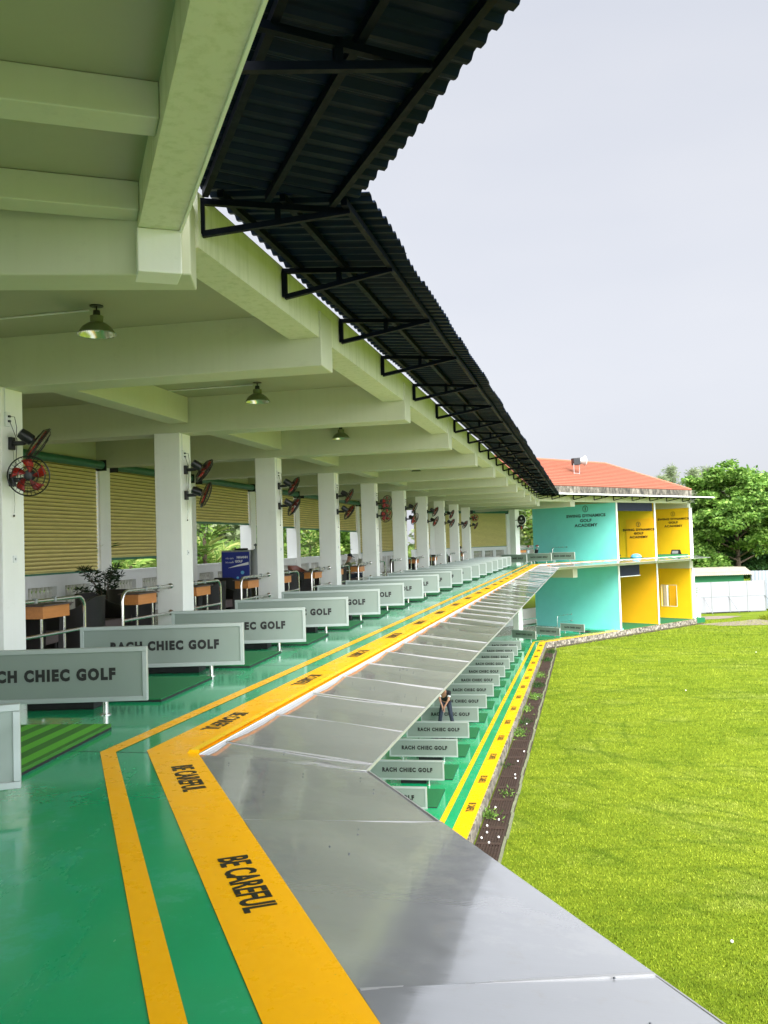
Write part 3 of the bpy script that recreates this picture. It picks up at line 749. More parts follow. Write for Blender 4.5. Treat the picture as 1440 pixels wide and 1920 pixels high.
# ---- bay divider: local x = across (0 at outer end, negative inward), y = thickness, z up
PW, PH, PG = 2.06, .53, .13
def make_divider():
    r = empty('bay_divider')
    mb = MB(); e = .045
    mb.box(-PW, 0, -.03, .03, PG, PG+e); mb.box(-PW, 0, -.03, .03, PG+PH-e, PG+PH)
    mb.box(-PW, -PW+e, -.03, .03, PG+e, PG+PH-e); mb.box(-e, 0, -.03, .03, PG+e, PG+PH-e)
    mb.build('frame', 'alu', r, bevel=.004)
    mb = MB(); mb.box(-PW+e-.002, -e+.002, -.016, .016, PG+e-.002, PG+PH-e+.002); mb.build('panel', 'panel', r)
    for x in (-.42, -PW+.40):
        mb = MB(); mb.lathe([(.03, .012), (.03, PG)], 12, (x, 0, 0)); mb.lathe([(.055,0),(.055,.008),(.035,.014)], 12, (x,0,0)); mb.build('leg', 'stainless', r, smooth=True)
    text('RACH CHIEC GOLF', .148, basis((1,0,0),(0,0,1),(-PW*.5+.03,-.018,PG+PH*.5)), 'ink', r, 'lettering', bold=.0095, sx=.88, spacing=1.26, depth=.0015)
    return r
proto = make_divider(); first = [True]
def place_divider(M, label, group):
    o = proto if first[0] else copy_tree(proto); first[0] = False
    o.matrix_world = M; tag(o, label, 'divider', group); return o
def divM(s, u, v, z, skew): return SEC[s] @ Matrix.Translation((v, u, z)) @ Matrix.Rotation(skew, 4, 'Z')
GU, GL = 'grey lettered dividers on the upper deck', 'grey lettered dividers on the lower deck'
for k in range(18):
    wh = 'grey lettered bay divider on the upper deck, %s past the near bend' % ordn(k)
    if k == 17: wh = 'grey lettered bay divider on the upper deck, last before the far bend'
    place_divider(divM(2, 1.62+2.575*k, -1.26, 0, R(13) if k < 8 else R(10)), wh, GU)
place_divider(divM(1, -1.0, -1.245, 0, R(-1)), 'pale grey bay divider cut off at the left, standing before the striped mat', GU)
for k, (u, v) in enumerate(((0.1,-1.05),(2.6,-.98),(5.2,-.98))):
    place_divider(divM(3, u, v, 0, R(2)), 'grey lettered divider on the upper deck beyond the far bend, %s from the teal wall' % ('third','second','nearest')[k], GU)
for k in range(-1, 13):
    place_divider(divM(2, 14.9+2.63*k, -.94, LOW, R(2)), 'grey lettered divider on the lower deck below, %s up from its near end' % ordn(k+1), GL)
for k, (u, v) in enumerate(((0.1,-.55),(2.5,-.45),(5.3,-.5))):
    place_divider(divM(3, u, v, LOW, R(-3)), 'grey lettered divider on the lower deck by the teal wall, %s from the wall' % ('third','second','nearest')[k], GL)

# ---- hitting mats and ball trays
def make_mat():
    r = empty('hitting_mat')
    mb = MB(); mb.box(-1.5, 0, 0, 1.6, .0, .022); mb.build('rubber_base', 'rubber', r)
    mb = MB(); mb.box(-1.497, -.003, .003, 1.597, .023, .036); mb.build('turf_top', 'turf', r)
    return r
def make_tray():
    r = empty('ball_tray')
    mb = MB(); mb.box(-.7, 0, 0, .34, 0, .015)
    for b in ((-.7,0,0,.02),(-.7,0,.32,.34),(-.7,-.68,.02,.32),(-.02,0,.02,.32)): mb.box(b[0],b[1],b[2],b[3],.015,.085)
    mb.build('tray', 'rubber', r, bevel=.004)
    bb = MB()
    for k in range(9): bb.lathe([(.003,-.021),(.013,-.016),(.021,0),(.013,.016),(.003,.021)], 8, (-.08-.065*k, .08+.05*(k%4), .036))
    bb.build('golf_balls', 'balls', r, smooth=True)
    return r
pm, pt = make_mat(), make_tray(); fm = [True, True]
def place(pro, idx, M, label, cat, group):
    o = pro if fm[idx] else copy_tree(pro); fm[idx] = False; o.matrix_world = M; tag(o, label, cat, group)
for k in range(18):
    u = 1.62+2.575*k
    place(pm, 0, divM(2, u+.62, -1.43, .0, R(4)), 'dark green hitting mat on the upper deck just past the %s lettered divider' % ordn(k), 'mat', 'dark green mats on the upper deck')
    place(pt, 1, divM(2, u+.16, -1.95, .0, R(9)), 'low black ball tray lying behind the %s divider of the upper deck' % ordn(k), 'tray', 'ball trays on the upper deck')
for k in range(-1, 13):
    u = 14.9+2.63*k
    place(pm, 0, divM(2, u+.55, -.80, LOW, R(2)), 'green hitting mat on the lower deck showing past the %s lower divider' % ordn(k+1), 'mat', 'green mats on the lower deck')
    place(pt, 1, divM(2, u+.12, -1.45, LOW, R(2)), 'black ball tray behind the %s divider of the lower deck' % ordn(k+1), 'tray', 'ball trays on the lower deck')
for k, u in enumerate((.5, 3.0, 5.7)):
    place(pm, 0, divM(3, u+.4, -.5, LOW, 0), 'green hitting mat on the lower deck, %s from the teal wall' % ('third','second','nearest')[k], 'mat', 'green mats on the lower deck')
place(pt, 1, divM(3, 6.6, -.9, LOW, R(85)), 'black tray on green turf right against the lower teal wall', 'tray', 'ball trays on the lower deck')
# striped mat beside the near bend
def striped():
    A = W(1, -.103, -1.283); B = W(1, 1.38, -.586); d = (B-A).normalized(); n = Vector((-d.y, d.x, 0)); r = empty('striped_mat', loc=(A.x, A.y, 0), rz=math.atan2(d.y, d.x))
    A0 = -.22; L = (B-A).length
    mb = MB(); mb.box(A0, L, 0, 1.5, .0, .02); mb.build('rubber_base', 'rubber', r)
    mb = MB(); mb.box(A0+.002, L-.002, .002, 1.498, .021, .05)
    o = mb.build('turf_top', 'striped', r)
    tag(r, 'putting mat striped in two greens on the wet floor beside the near bend', 'mat')
striped()

# ---- wall fans
def make_fan():
    """pivot at the column face; arm out along +x; head group turned by hy (yaw) and hp (pitch down)"""
    def build(hy, hp, name='wall_fan'):
        r = empty(name)
        mb = MB(); mb.box(0, .05, -.045, .045, -.08, .08); mb.build('mount', 'black', r, bevel=.008)
        mb = MB(); mb.tube([(.04,0,0),(.20,0,.0),(.27,0,.03)], [.03,.028,.026], 10); mb.build('arm', 'black', r, smooth=True)
        H = Matrix.Translation((.27,0,.05)) @ Matrix.Rotation(hy, 4, 'Z') @ Matrix.Rotation(hp, 4, 'Y')   # head axis = +x
        mb = MB(H); T = Matrix.Rotation(R(90), 3, 'Y'); mb.lathe([(.03,-.14),(.065,-.13),(.075,-.05),(.07,.04),(.03,.06)], 16, (0,0,0), T); mb.build('motor', 'black', r, smooth=True)
        mb = MB(H)
        for rr, x in ((.245,.12),(.245,.135),(.19,.175),(.12,.19),(.19,.075),(.10,.065)):
            mb.tube([(x, rr*math.cos(a), rr*math.sin(a)) for a in [2*math.pi*i/28 for i in range(28)]], .005 if rr < .24 else .008, 5, True)
        for i in range(30):
            a = 2*math.pi*i/30; pr = [(.06,.05),(.068,.12),(.085,.2),(.12,.243),(.165,.21),(.185,.13),(.19,.045)]
            mb.tube([(x, q*math.cos(a), q*math.sin(a)) for x, q in pr], .0022, 3, cap=False)
        mb.build('wire_guard', 'black', r)
        mb = MB(H); mb.lathe([(.05,.188),(.05,.2),(.02,.205)], 14, (0,0,0), T); mb.build('hub_badge', 'black', r)
        for i in range(5):
            a0 = 2*math.pi*i/5; vs = []; 
            for j in range(7):
                f = j/6; rr = .045+.165*f
                sw = .45*f
                for e, x in ((-.20-.18*math.sin(f*2.6), .10), (.20+.12*math.sin(f*2.6), .145)):
                    a = a0+sw+e; vs.append((x, rr*math.cos(a), rr*math.sin(a)))
            mb = MB(H); mb.add(vs, [(2*j, 2*j+1, 2*j+3, 2*j+2) for j in range(6)]); b = mb.build('blade', 'red', r, smooth=True)
            m = b.modifiers.new('th', 'SOLIDIFY'); m.thickness = .004
        mb = MB(); mb.tube([(.02,.03,-.08),(.03,.035,-.3),(.02,.03,-.42)], .0025, 4); mb.lathe([(.008,-.03),(.012,-.01),(.004,.0)], 8, (.02,.03,-.43)); mb.build('pull_cord', 'black', r)
        return r
    return build
bf = make_fan(); protos = {}
FAN = [(3.0,2.54, (38,35),(-62,8)), (3.04,2.58,(35,38),(28,22)), (3.03,2.56,(30,30),(35,32)), (3.02,2.57,(12,30),(30,35)), (3.0,2.57,(-30,15),(-40,18)), (3.0,2.56,(10,30),(-15,25)), (3.0,2.56,(25,30),(-5,28)), (3.0,2.56,(0,25),(20,30)), (None,2.56,None,(30,30)), (3.0,2.56,(-60,10),(10,30))]
def fan_at(s, u, v, z, hy, hp, label):
    k = (round(hy/10), round(hp/10))
    if k in protos: o = copy_tree(protos[k])
    else: o = bf(R(hy), R(hp)); protos[k] = o
    o.matrix_world = SEC[s] @ Matrix.Translation((v, u, z)); tag(o, label, 'fan', 'black wall fans on the columns')
for i, (z1, z2, a, b) in enumerate(FAN):
    if z1: fan_at(2, col_u(i)-.27, -4.0, z1, a[0], a[1], 'black wall fan with red blades, upper of the pair on the %s column' % ordn(i))
    fan_at(2, col_u(i)-.27, -4.0, z2, b[0], b[1], ('black wall fan with red blades, lower of the pair on the %s column' if z1 else 'black wall fan alone on the %s white column from the near end') % ordn(i))
fan_at(3, 2.9, -4.0, 2.5, 20, 20, 'small dark wall fan on the column next to the round black sign')
# sockets and conduit on each column
for i in range(NB):
    r = empty('wall_socket', M=SEC[2] @ Matrix.Translation((-4.0, col_u(i)-.36, 3.3)))
    mb = MB(); mb.box(0, .035, -.03, .06, -.09, .09); mb.build('socket_box', 'whitep', r, bevel=.004)
    mb = MB(); mb.tube([(.012,-.02,.09),(.012,-.02,.39)], .008, 6); mb.build('conduit', 'whitep', r)
    mb = MB(); mb.box(.036,.06,.0,.03,.02,.045); mb.box(.036,.06,.0,.03,-.04,-.015); mb.build('plug', 'black', r)
    mb = MB(); mb.tube([(.06,.015,.03),(.09,.06,.03),(.09,.10,-.1),(.07,.12,-.2)], .004, 5); mb.tube([(.05,.02,-.03),(.07,.13,-.25),(.05,.13,-.55),(.03,.11,-.7)], .004, 5); mb.build('cable', 'black', r)
    tag(r, 'white socket box with black plugs above the fans on the %s column' % ordn(i), 'socket', 'sockets on the columns')
    r = empty('light_switch', M=SEC[2] @ Matrix.Translation((-4.0, col_u(i)-.22, 1.55)))
    mb = MB(); mb.box(0,.014,-.035,.035,-.045,.045); mb.build('plate', 'whitep', r); mb = MB(); mb.box(.0145,.02,-.01,.01,-.015,.015); mb.build('switch', 'greyp', r)
    tag(r, 'small white switch plate on the %s column from the near end' % ordn(i), 'switch', 'switch plates on the columns')

# ---- ceiling lamps
def make_lamp():
    r = empty('ceiling_lamp')
    mb = MB(); mb.lathe([(.09,-.015),(.09,0)], 14); mb.tube([(0,0,-.01),(0,0,-.09)], .012, 6); mb.lathe([(.045,-.17),(.05,-.15),(.045,-.08)], 14); mb.build('socket', 'black', r, smooth=True)
    mb = MB(); mb.lathe([(.085,-.27),(.09,-.17),(.05,-.16)], 20); mb.build('neck', 'lampgrey', r, smooth=True)
    vs = MB(); pr = [(.085,-.268),(.13,-.29),(.19,-.345),(.235,-.42),(.255,-.455)]; n = 32
    V = [(q*math.cos(2*math.pi*j/n), q*math.sin(2*math.pi*j/n), z) for q, z in pr for j in range(n)]
    vs.add(V, [(i*n+j, i*n+(j+1)%n, (i+1)*n+(j+1)%n, (i+1)*n+j) for i in range(len(pr)-1) for j in range(n)]); o = vs.build('shade', 'lampgrey', r, smooth=True)
    vs = MB(); V = [(q*.965*math.cos(2*math.pi*j/n), q*.965*math.sin(2*math.pi*j/n), z-.004) for q, z in pr for j in range(n)]
    vs.add(V, [(i*n+j, i*n+(j+1)%n, (i+1)*n+(j+1)%n, (i+1)*n+j) for i in range(len(pr)-1) for j in range(n)]); vs.build('reflector', 'lampin', o, smooth=True)
    mb = MB(); mb.tube([(.252*math.cos(a),.252*math.sin(a),-.455) for a in [2*math.pi*j/32 for j in range(32)]], .008, 6, True); mb.build('rim', 'stainless', o, smooth=True)
    mb = MB(); mb.lathe([(.02,-.41),(.055,-.38),(.06,-.34),(.03,-.28)], 14); mb.build('bulb', 'whitep', r, smooth=True)
    return r
lp = make_lamp()
for i, (u, v) in enumerate(((2.33,-2.15),(7.39,-2.18),(13.0,-2.3),(18.6,-2.5),(23.4,-2.5),(28.4,-2.5))):
    o = lp if i == 0 else copy_tree(lp); o.matrix_world = SEC[2] @ Matrix.Translation((v,u,4.32)) @ Matrix.Diagonal((.82,.82,.70,1))
    tag(o, 'grey conical lamp hanging under the pale ceiling, %s from the camera' % ordn(i), 'lamp', 'conical lamps under the ceiling')

for u in (2.33, 7.39, 13.0, 18.6, 23.4):
    mb = MB(); mb.tube([W(2,u+.1,-2.3,4.306), W(2,u+.1,-4.0,4.306)], .011, 6); mb.build('ceiling_conduit', 'whitep', bld)
# ---- steel rails with wooden side stands
def make_rail(L, dirn):
    r = empty('guard_rail'); rr = .026
    pts = [(0,0,.97)]; c = L-.16
    pts += [(0, c*f, .97) for f in (.3,.6,1)]+[(0, c+.16*math.sin(a), .81+.16*math.cos(a)) for a in (R(20),R(45),R(70),R(90))]+[(0, L, 0)]
    pts = [(x, y*dirn, z) for x, y, z in pts]
    mb = MB(); mb.tube(pts, rr, 12); mb.build('top_rail', 'stainless', r, smooth=True)
    mb = MB(); mb.tube([(0,0,.5),(0,(L-.02)*dirn,.5)], rr*.9, 10); mb.build('low_rail', 'stainless', r, smooth=True)
    mb = MB()
    for z in (.97,.5): mb.lathe([(.05,-.01),(.05,.01),(.03,.02)], 14, (0, .0, z), Matrix.Rotation(R(-90*dirn), 3, 'X'))
    mb.build('flange', 'stainless', r, smooth=True)
    for y in (.5, .95): mb = MB(); mb.box(-.03,.035,y*dirn-.02,y*dirn+.02,.935,1.01); mb.build('clamp', 'greyp', r, bevel=.008)
    return r
def make_stand():
    r = empty('side_stand')
    mb = MB(); mb.box(-.16,.16,-.33,.33,.70,.875); mb.build('wooden_box', 'wood', r, bevel=.006)
    mb = MB(); mb.box(-.2,.2,-.37,.37,.876,.895); mb.build('top', 'seatweave', r)
    for y in (-.28, .28):
        mb = MB(); mb.tube([(.1,y,.70),(.1,y,0)], .022, 10); mb.build('leg', 'stainless', r, smooth=True)
    return r
rA, rB, st0 = make_rail(1.72, 1), make_rail(1.72, -1), make_stand(); usedr = [False]*3
def put(pro, i, M, l, c, g):
    o = copy_tree(pro) if usedr[i] else pro; usedr[i] = True; o.matrix_world = M; tag(o, l, c, g); return o
for i in range(NB-1):
    a, b = col_u(i), col_u(i+1)-.46
    n_ = ordn(i)
    put(rA, 0, SEC[2] @ Matrix.Translation((-4.22, a+.02, 0)), 'bent stainless rail on the near side of the %s opening between the front columns' % n_, 'rail', 'stainless rails between the columns')
    put(rB, 1, SEC[2] @ Matrix.Translation((-4.22, b-.02, 0)), 'bent stainless rail fixed to the far column of the %s opening between the front columns' % n_, 'rail', 'stainless rails between the columns')
    if i < 4 or i in (5, 6, 8):
        put(st0, 2, SEC[2] @ Matrix.Translation((-4.52, a+1.25, 0)), 'orange wooden box stand by the nearer rail of the %s opening' % n_, 'stand', 'wooden box stands')
        put(st0, 2, SEC[2] @ Matrix.Translation((-4.52, b-.62, 0)), 'orange wooden box stand by the farther rail of the %s opening' % n_, 'stand', 'wooden box stands')
put(rA, 0, SEC[3] @ Matrix.Translation((-4.22, 3.2, 0)), 'stainless rail on the upper deck in front of the teal wall', 'rail', 'stainless rails between the columns')
put(rB, 1, SEC[3] @ Matrix.Translation((-4.2, 8.75, 0)), 'stainless rail fixed to the upper teal wall', 'rail', 'stainless rails between the columns')
put(rB, 1, SEC[3] @ Matrix.Translation((-4.0, 8.75, LOW)), 'stainless rail fixed to the lower teal wall', 'rail', 'stainless rails between the columns')
put(rA, 0, SEC[3] @ Matrix.Translation((-4.22, 3.2, LOW)), 'stainless rail beside the lower column by the teal wall', 'rail', 'stainless rails between the columns')
put(st0, 2, SEC[3] @ Matrix.Translation((-4.52, 3.9, 0)), 'orange wooden box stand beyond the column by the teal wall', 'stand', 'wooden box stands')

# ---- wicker chairs and tables (chair faces +x)
def make_chair(slat=False):
    r = empty('slatted_chair' if slat else 'wicker_chair'); mat = 'redwood' if slat else 'wicker'
    mb = MB(); mb.box(-.27,.30,-.27,.27,.26,.44); mb.build('seat', 'redwood' if slat else 'seatweave', r, bevel=.02)
    # curved back wrapping into arms
    n = 22; o_, i_ = [], []
    for k in range(n+1):
        a = R(70)+R(220)*k/n; f = abs(k/n-.5)*2
        h = (.98 if slat else .90)-.27*max(0, (f-.35)/.65)**1.3
        x, y = -.03+.33*math.cos(a)*(1.0), .335*math.sin(a)
        if abs(k/n-.5) > .40: x += .25*((abs(k/n-.5)-.40)/.10)
        o_.append((x, y, h))
    mb = MB(); rows = [.06, .2, .38, .6, 1.0]
    V = []
    for side, t_ in ((0, 1.0), (1, .86)):
        for x, y, h in o_:
            for q in rows:
                fl = 1+.10*(q-.3)+ (.04 if side == 0 else 0)
                V.append((x*fl*t_ - .0, y*fl*t_, h*q))
    nr = len(rows); m = n+1; F = []
    for sd in (0, 1):
        for k in range(n):
            for j in range(nr-1): q = sd*m*nr+k*nr+j; F.append((q, q+1, q+nr+1, q+nr))
    for k in range(n): F.append((k*nr+nr-1, (k+1)*nr+nr-1, m*nr+(k+1)*nr+nr-1, m*nr+k*nr+nr-1)); F.append((k*nr, (k+1)*nr, m*nr+(k+1)*nr, m*nr+k*nr))
    for k in (0, n):
        for j in range(nr-1): F.append((k*nr+j, k*nr+j+1, m*nr+k*nr+j+1, m*nr+k*nr+j))
    mb.add(V, F); mb.build('backrest', mat, r, smooth=True)
    for x, y in ((.25,.24),(.25,-.24),(-.25,.22),(-.25,-.22)):
        mb = MB(); mb.tube([(x,y,.3),(x*1.08,y*1.05,0)], [.022,.016], 8); mb.build('leg', mat, r)
    return r
def make_table():
    r = empty('round_table')
    mb = MB(); mb.lathe([(.44,.715),(.46,.725),(.46,.745),(.44,.75)], 36); mb.build('table_top', 'black', r, smooth=True)
    for k in range(4):
        a = R(45+90*k); mb = MB(); mb.tube([(.36*math.cos(a),.36*math.sin(a),.715),(.30*math.cos(a),.30*math.sin(a),0)], .022, 8); mb.build('leg', 'wicker', r)
    return r
ch, sc_, tb = make_chair(), make_chair(True), make_table(); uc = [0, 0, 0]
def pl(pro, i, u, v, rz, l, c, g, s=2, z=0):
    o = copy_tree(pro) if uc[i] else pro; uc[i] = 1; o.matrix_world = SEC[s] @ Matrix.Translation((v,u,z)) @ Matrix.Rotation(R(rz), 4, 'Z'); tag(o, l, c, g)
GC = 'dark wicker chairs behind the rails'
for i in range(9):
    a = col_u(i); nm = ordn(i)
    if i in (3,): 
        pl(sc_, 1, a+1.15, -6.3, 20, 'red brown slatted chair with curved back, nearer one in the fourth opening', 'chair', 'red brown slatted chairs')
        pl(sc_, 1, a+2.9, -6.2, -15, 'red brown slatted chair with curved back, farther one in the fourth opening', 'chair', 'red brown slatted chairs')
    if i < 4 or i in (6, 8):
        for j, (du, dv, rz, d) in enumerate(((.55,-5.6,80,'turned sideways at the near end'),(1.75,-5.1,10,'facing the lawn beside the rail'),(3.0,-5.05,195,'showing its dark back near the gap'),(4.0,-5.3,-5,'facing the lawn near the far column'))):
            pl(ch, 0, a+du, dv, rz, 'dark wicker armchair %s of the %s opening' % (d, nm), 'chair', GC)
        pl(tb, 2, a+1.05, -5.25, 0, 'black round table nearer in the %s opening behind the rail' % nm, 'table', 'black round tables')
        pl(tb, 2, a+3.5, -6.05, 0, 'black round table farther in the %s opening behind the rail' % nm, 'table', 'black round tables')
# pale chair of the seated man and small furniture deeper along
def rack(u, v, lab, s=2, z=0):
    r = empty('wire_rack', M=SEC[s] @ Matrix.Translation((v,u,z)))
    for x in (-.2,.2):
        for y in (-.3,.3): mb = MB(); mb.tube([(x,y,0),(x,y,.8)], .014, 6); mb.build('leg', 'stainless', r)
    for zz in (.25,.55,.8): mb = MB(); mb.box(-.22,.22,-.32,.32,zz-.012,zz); mb.build('shelf', 'stainless', r)
    tag(r, lab, 'rack', 'steel racks between the far columns'); return r
for i in (5, 7): rack(col_u(i)+3.2, -4.9, 'low steel rack standing in the %s opening between the front columns' % ordn(i))
def bucket():
    r = empty('water_cooler', M=SEC[2] @ Matrix.Translation((-5.0, col_u(4)+3.3, 0)))
    mb = MB(); mb.box(-.25,.25,-.3,.3,0,.5); mb.build('cabinet', 'whitep', r, bevel=.01)
    mb = MB(); mb.lathe([(.2,.50),(.22,.8),(.22,.95)], 20); mb.build('tank', 'whitep', r, smooth=True)
    mb = MB(); mb.lathe([(.25,.95),(.26,.98),(.2,1.03),(.02,1.04)], 20); mb.build('lid', 'black', r, smooth=True)
    tag(r, 'white drum water cooler with a black lid between the fifth and sixth columns', 'water cooler')
bucket()
# blue fronted drinks fridge and gas bottle
def fridge():
    M_ = SEC[2] @ Matrix.Translation((-6.5, 17.2, 0)) @ Matrix.Rotation(R(4), 4, 'Z')
    r = empty('drinks_fridge', M=M_)
    mb = MB(); mb.box(-.42,.42,-.30,.3,.0,1.55); mb.build('cabinet', 'greyp', r, bevel=.05)
    mb = MB(); mb.box(-.38,.40,-.315,-.302,.30,1.50); b = mb.build('printed_front', 'blue', r)
    text('rửa sạch', .065, basis((1,0,0),(0,0,1),(-.16,-.318,1.33)), 'whitep', b, 'small_lettering', depth=.001)
    text('NHANH', .085, basis((1,0,0),(0,0,1),(.2,-.318,1.35)), 'whitep', b, 'bold_lettering', bold=.004, depth=.001)
    text('bọt tuyết', .06, basis((1,0,0),(0,0,1),(-.16,-.318,1.22)), 'whitep', b, 'small_lettering', depth=.001)
    text('GOLF', .085, basis((1,0,0),(0,0,1),(.1,-.318,1.24)), 'whitep', b, 'bold_lettering', bold=.004, depth=.001)
    mb = MB(); mb.add([(-.22,-.319,1.06),(.05,-.319,1.14),(.38,-.319,1.22),(.38,-.319,1.14),(.05,-.319,1.10)], [(0,1,2,3,4)]); mb.build('white_swoosh', 'whitep', b)
    for x, z, q in ((-.24,.72,.075),(-.24,.48,.07),(.27,.75,.075),(.2,.93,.05),(.06,.79,.035),(-.06,.6,.045)):
        mb = MB(); mb.lathe([(q,0),(q,.003)], 20, (x,-.316,z), Matrix.Rotation(R(90),3,'X')); mb.build('printed_bubble', 'paleblue', b)
    mb = MB(); mb.box(.0,.25,-.319,-.316,.36,.62); mb.build('white_label', 'whitep', b)
    mb = MB(); mb.tube([(-.1,0,1.55),(-.1,0,1.63)], .02, 6); mb.tube([(-.05,-.1,1.57),(.3,-.1,1.57)], .03, 8); mb.build('top_fitting', 'black', r)
    tag(r, 'grey cabinet with a bright blue printed front and pale bubbles behind the second opening', 'cabinet')
    r = empty('gas_bottle', M=SEC[2] @ Matrix.Translation((-5.95, 17.1, 0)))
    mb = MB(); mb.lathe([(.15,0),(.16,.03),(.16,1.35),(.12,1.5),(.05,1.57)], 20); mb.build('cylinder', 'greyp', r, smooth=True)
    mb = MB(); mb.tube([(0,0,1.56),(0,0,1.72)], .02, 8); mb.box(-.05,.05,-.02,.02,1.66,1.70); mb.build('valve', 'zinc_dark', r)
    tag(r, 'tall grey gas bottle beside the blue fronted cabinet', 'gas bottle')
fridge()
# ---- round black sign near the teal wall
def rsign():
    r = empty('round_sign', M=SEC[3] @ Matrix.Translation((-3.45, 2.7, 2.95)))
    mb = MB(); mb.lathe([(.33,-.03),(.34,-.02),(.34,.02),(.33,.03)], 32, (0,0,0), Matrix.Rotation(R(90),3,'X')); mb.build('disc', 'black', r, smooth=True)
    mb = MB(); mb.tube([(.345*math.cos(a),0,.345*math.sin(a)) for a in [2*math.pi*j/32 for j in range(32)]], .022, 6, True); mb.build('rim', 'whitep', r, smooth=True)
    text('SWING DYNAMICS', .056, basis((1,0,0),(0,0,1),(0,-.033,-.09)), 'whitep', r, 'lettering', bold=.001, depth=.001)
    text('GOLF ACADEMY', .05, basis((1,0,0),(0,0,1),(0,-.033,-.16)), 'whitep', r, 'lettering', depth=.001)
    mb = MB(); mb.lathe([(.07,0),(.07,.004)], 16, (0,-.032,.1), Matrix.Rotation(R(90),3,'X')); mb.build('emblem', 'whitep', r)
    mb = MB(); mb.tube([(-.55,0,.0),(-.33,0,0)], .02, 6); mb.build('bracket', 'steel', r)
    tag(r, 'round black sign with a white rim and white lettering projecting from a column', 'sign')
rsign()
# ---- floodlight on the tiled roof
def flood():
    v = -1.5; z = 5.0+(7.3-5.0)*(.62-v)/(.62+4.25)
    r = empty('roof_floodlight', M=SEC[3] @ Matrix.Translation((v, 6.6, z)))
    for y in (-.4,.25): mb = MB(); mb.tube([(0,y,-.02),(0,y,.75)], .02, 6); mb.build('post', 'flash', r)
    mb = MB(); mb.tube([(0,-.4,.1),(0,.25,.1)], .02, 6); mb.tube([(0,-.4,.75),(0,.25,.75)], .02, 6); mb.build('crossbar', 'flash', r)
    H = Matrix.Translation((.05,.1,.95)) @ Matrix.Rotation(R(58), 4, 'Z') @ Matrix.Rotation(R(-4), 4, 'Y'); T = Matrix.Rotation(R(90), 3, 'Y')
    mb = MB(H); mb.box(-.45,.05,-.24,.24,-.26,.24); mb.build('housing', 'black', r, bevel=.03)
    mb = MB(H); mb.lathe([(.17,.05),(.22,.2),(.33,.45)], 24, (0,0,0), T); mb.build('reflector', 'flash', r, smooth=True)
    mb = MB(H); mb.lathe([(.34,.45),(.35,.47),(.34,.49)], 24, (0,0,0), T); mb.build('lens', 'whitep', r, smooth=True)
    tag(r, 'black floodlight with a white round lens on posts on the orange tiled roof', 'floodlight')
flood()
# teaching bay items
def small_items():
    r = empty('balance_dome', M=SEC[3] @ Matrix.Translation((-.75, 12.4, .02)))
    mb = MB(); mb.lathe([(.42,0),(.43,.03),(.40,.04)], 28); mb.build('base', 'black', r, smooth=True)
    mb = MB(); mb.lathe([(.40*math.cos(a),.04+.27*math.sin(a)) for a in [R(10*i) for i in range(9)]], 28); mb.build('dome', 'paleblue', r, smooth=True)
    tag(r, 'pale blue balance dome in front of the orange board of the upper teaching bay', 'balance trainer')
    r = empty('display_stand', M=SEC[3] @ Matrix.Translation((-.5, 17.6, .12)))
    for y, a in ((-.14, 1), (.14, -1)):
        mb = MB(); mb.hexa([(-.38,y,0),(.38,y,0),(.38,y+.03,0),(-.38,y+.03,0)], [(-.34,y*.2,.36),(.34,y*.2,.36),(.34,y*.2+.03,.36),(-.34,y*.2+.03,.36)]); mb.build('board', 'black', r)
    mb = MB(); mb.add([(-.28,-.146,.06),(.28,-.146,.06),(.25,-.062,.28),(-.25,-.062,.28)], [(0,1,2,3)]); o = mb.build('screen', 'greyp', r)
    tag(r, 'small black folding display on green turf in the yellow upper bay', 'display')
    r = empty('training_bench', M=SEC[3] @ Matrix.Translation((-1.7, 11.0, .02)))
    mb = MB(); mb.box(-.5,.5,-.15,.15,.2,.26); mb.build('top', 'black', r)
    for x in (-.4,.4): mb = MB(); mb.box(x-.03,x+.03,-.12,.12,0,.2); mb.build('leg', 'black', r)
    tag(r, 'low black bench at the back of the orange upper bay', 'bench')
small_items()
# golf bags near the far bend
def golfbag(s, u, v, col, lab):
    r = empty('golf_bag', M=SEC[s] @ Matrix.Translation((v,u,0)) @ Matrix.Rotation(R(12), 4, 'Y'))
    mb = MB(); mb.lathe([(.11,0),(.13,.03),(.12,.4),(.13,.85),(.14,.88)], 16); mb.build('bag', col, r, smooth=True)
    mb = MB(); mb.box(.08,.19,-.09,.09,.1,.5); mb.build('pocket', 'cloth_black', r, bevel=.02)
    for k in range(6):
        a = k*1.05; x, y = .06*math.cos(a), .06*math.sin(a)
        mb = MB(); mb.tube([(x,y,.8),(x*1.5,y*1.5,1.05+.03*(k%3))], .008, 5); mb.lathe([(.01,-.04),(.045,-.01),(.05,.03),(.02,.06)], 8, (x*1.6,y*1.6,1.1+.03*(k%3))); mb.build('club', ('whitep','cloth_black','red')[k%3] if s == 3 else 'cloth_black', r, smooth=True)
    for y in (-.1,.1): mb = MB(); mb.tube([(-.1,y,.7),(-.38,y*2,.08)], .01, 5); mb.build('stand_leg', 'alu', r)
    tag(r, lab, 'golf bag', 'golf bags near the far bend')
golfbag(3, 5.6, -4.7, 'cloth_black', 'black golf bag with white headcovers before the teal wall')
golfbag(3, 5.0, -5.0, 'cloth_white', 'white and black golf bag beside the orange box stand near the teal wall')
golfbag(2, col_u(9)+1.6-0, -5.4, 'cloth_black', 'black golf bag nearest the standing man in the cap')
golfbag(2, col_u(8)+3.4, -5.1, 'cloth_navy', 'dark golf bag leaning in front of the closed far shutter')

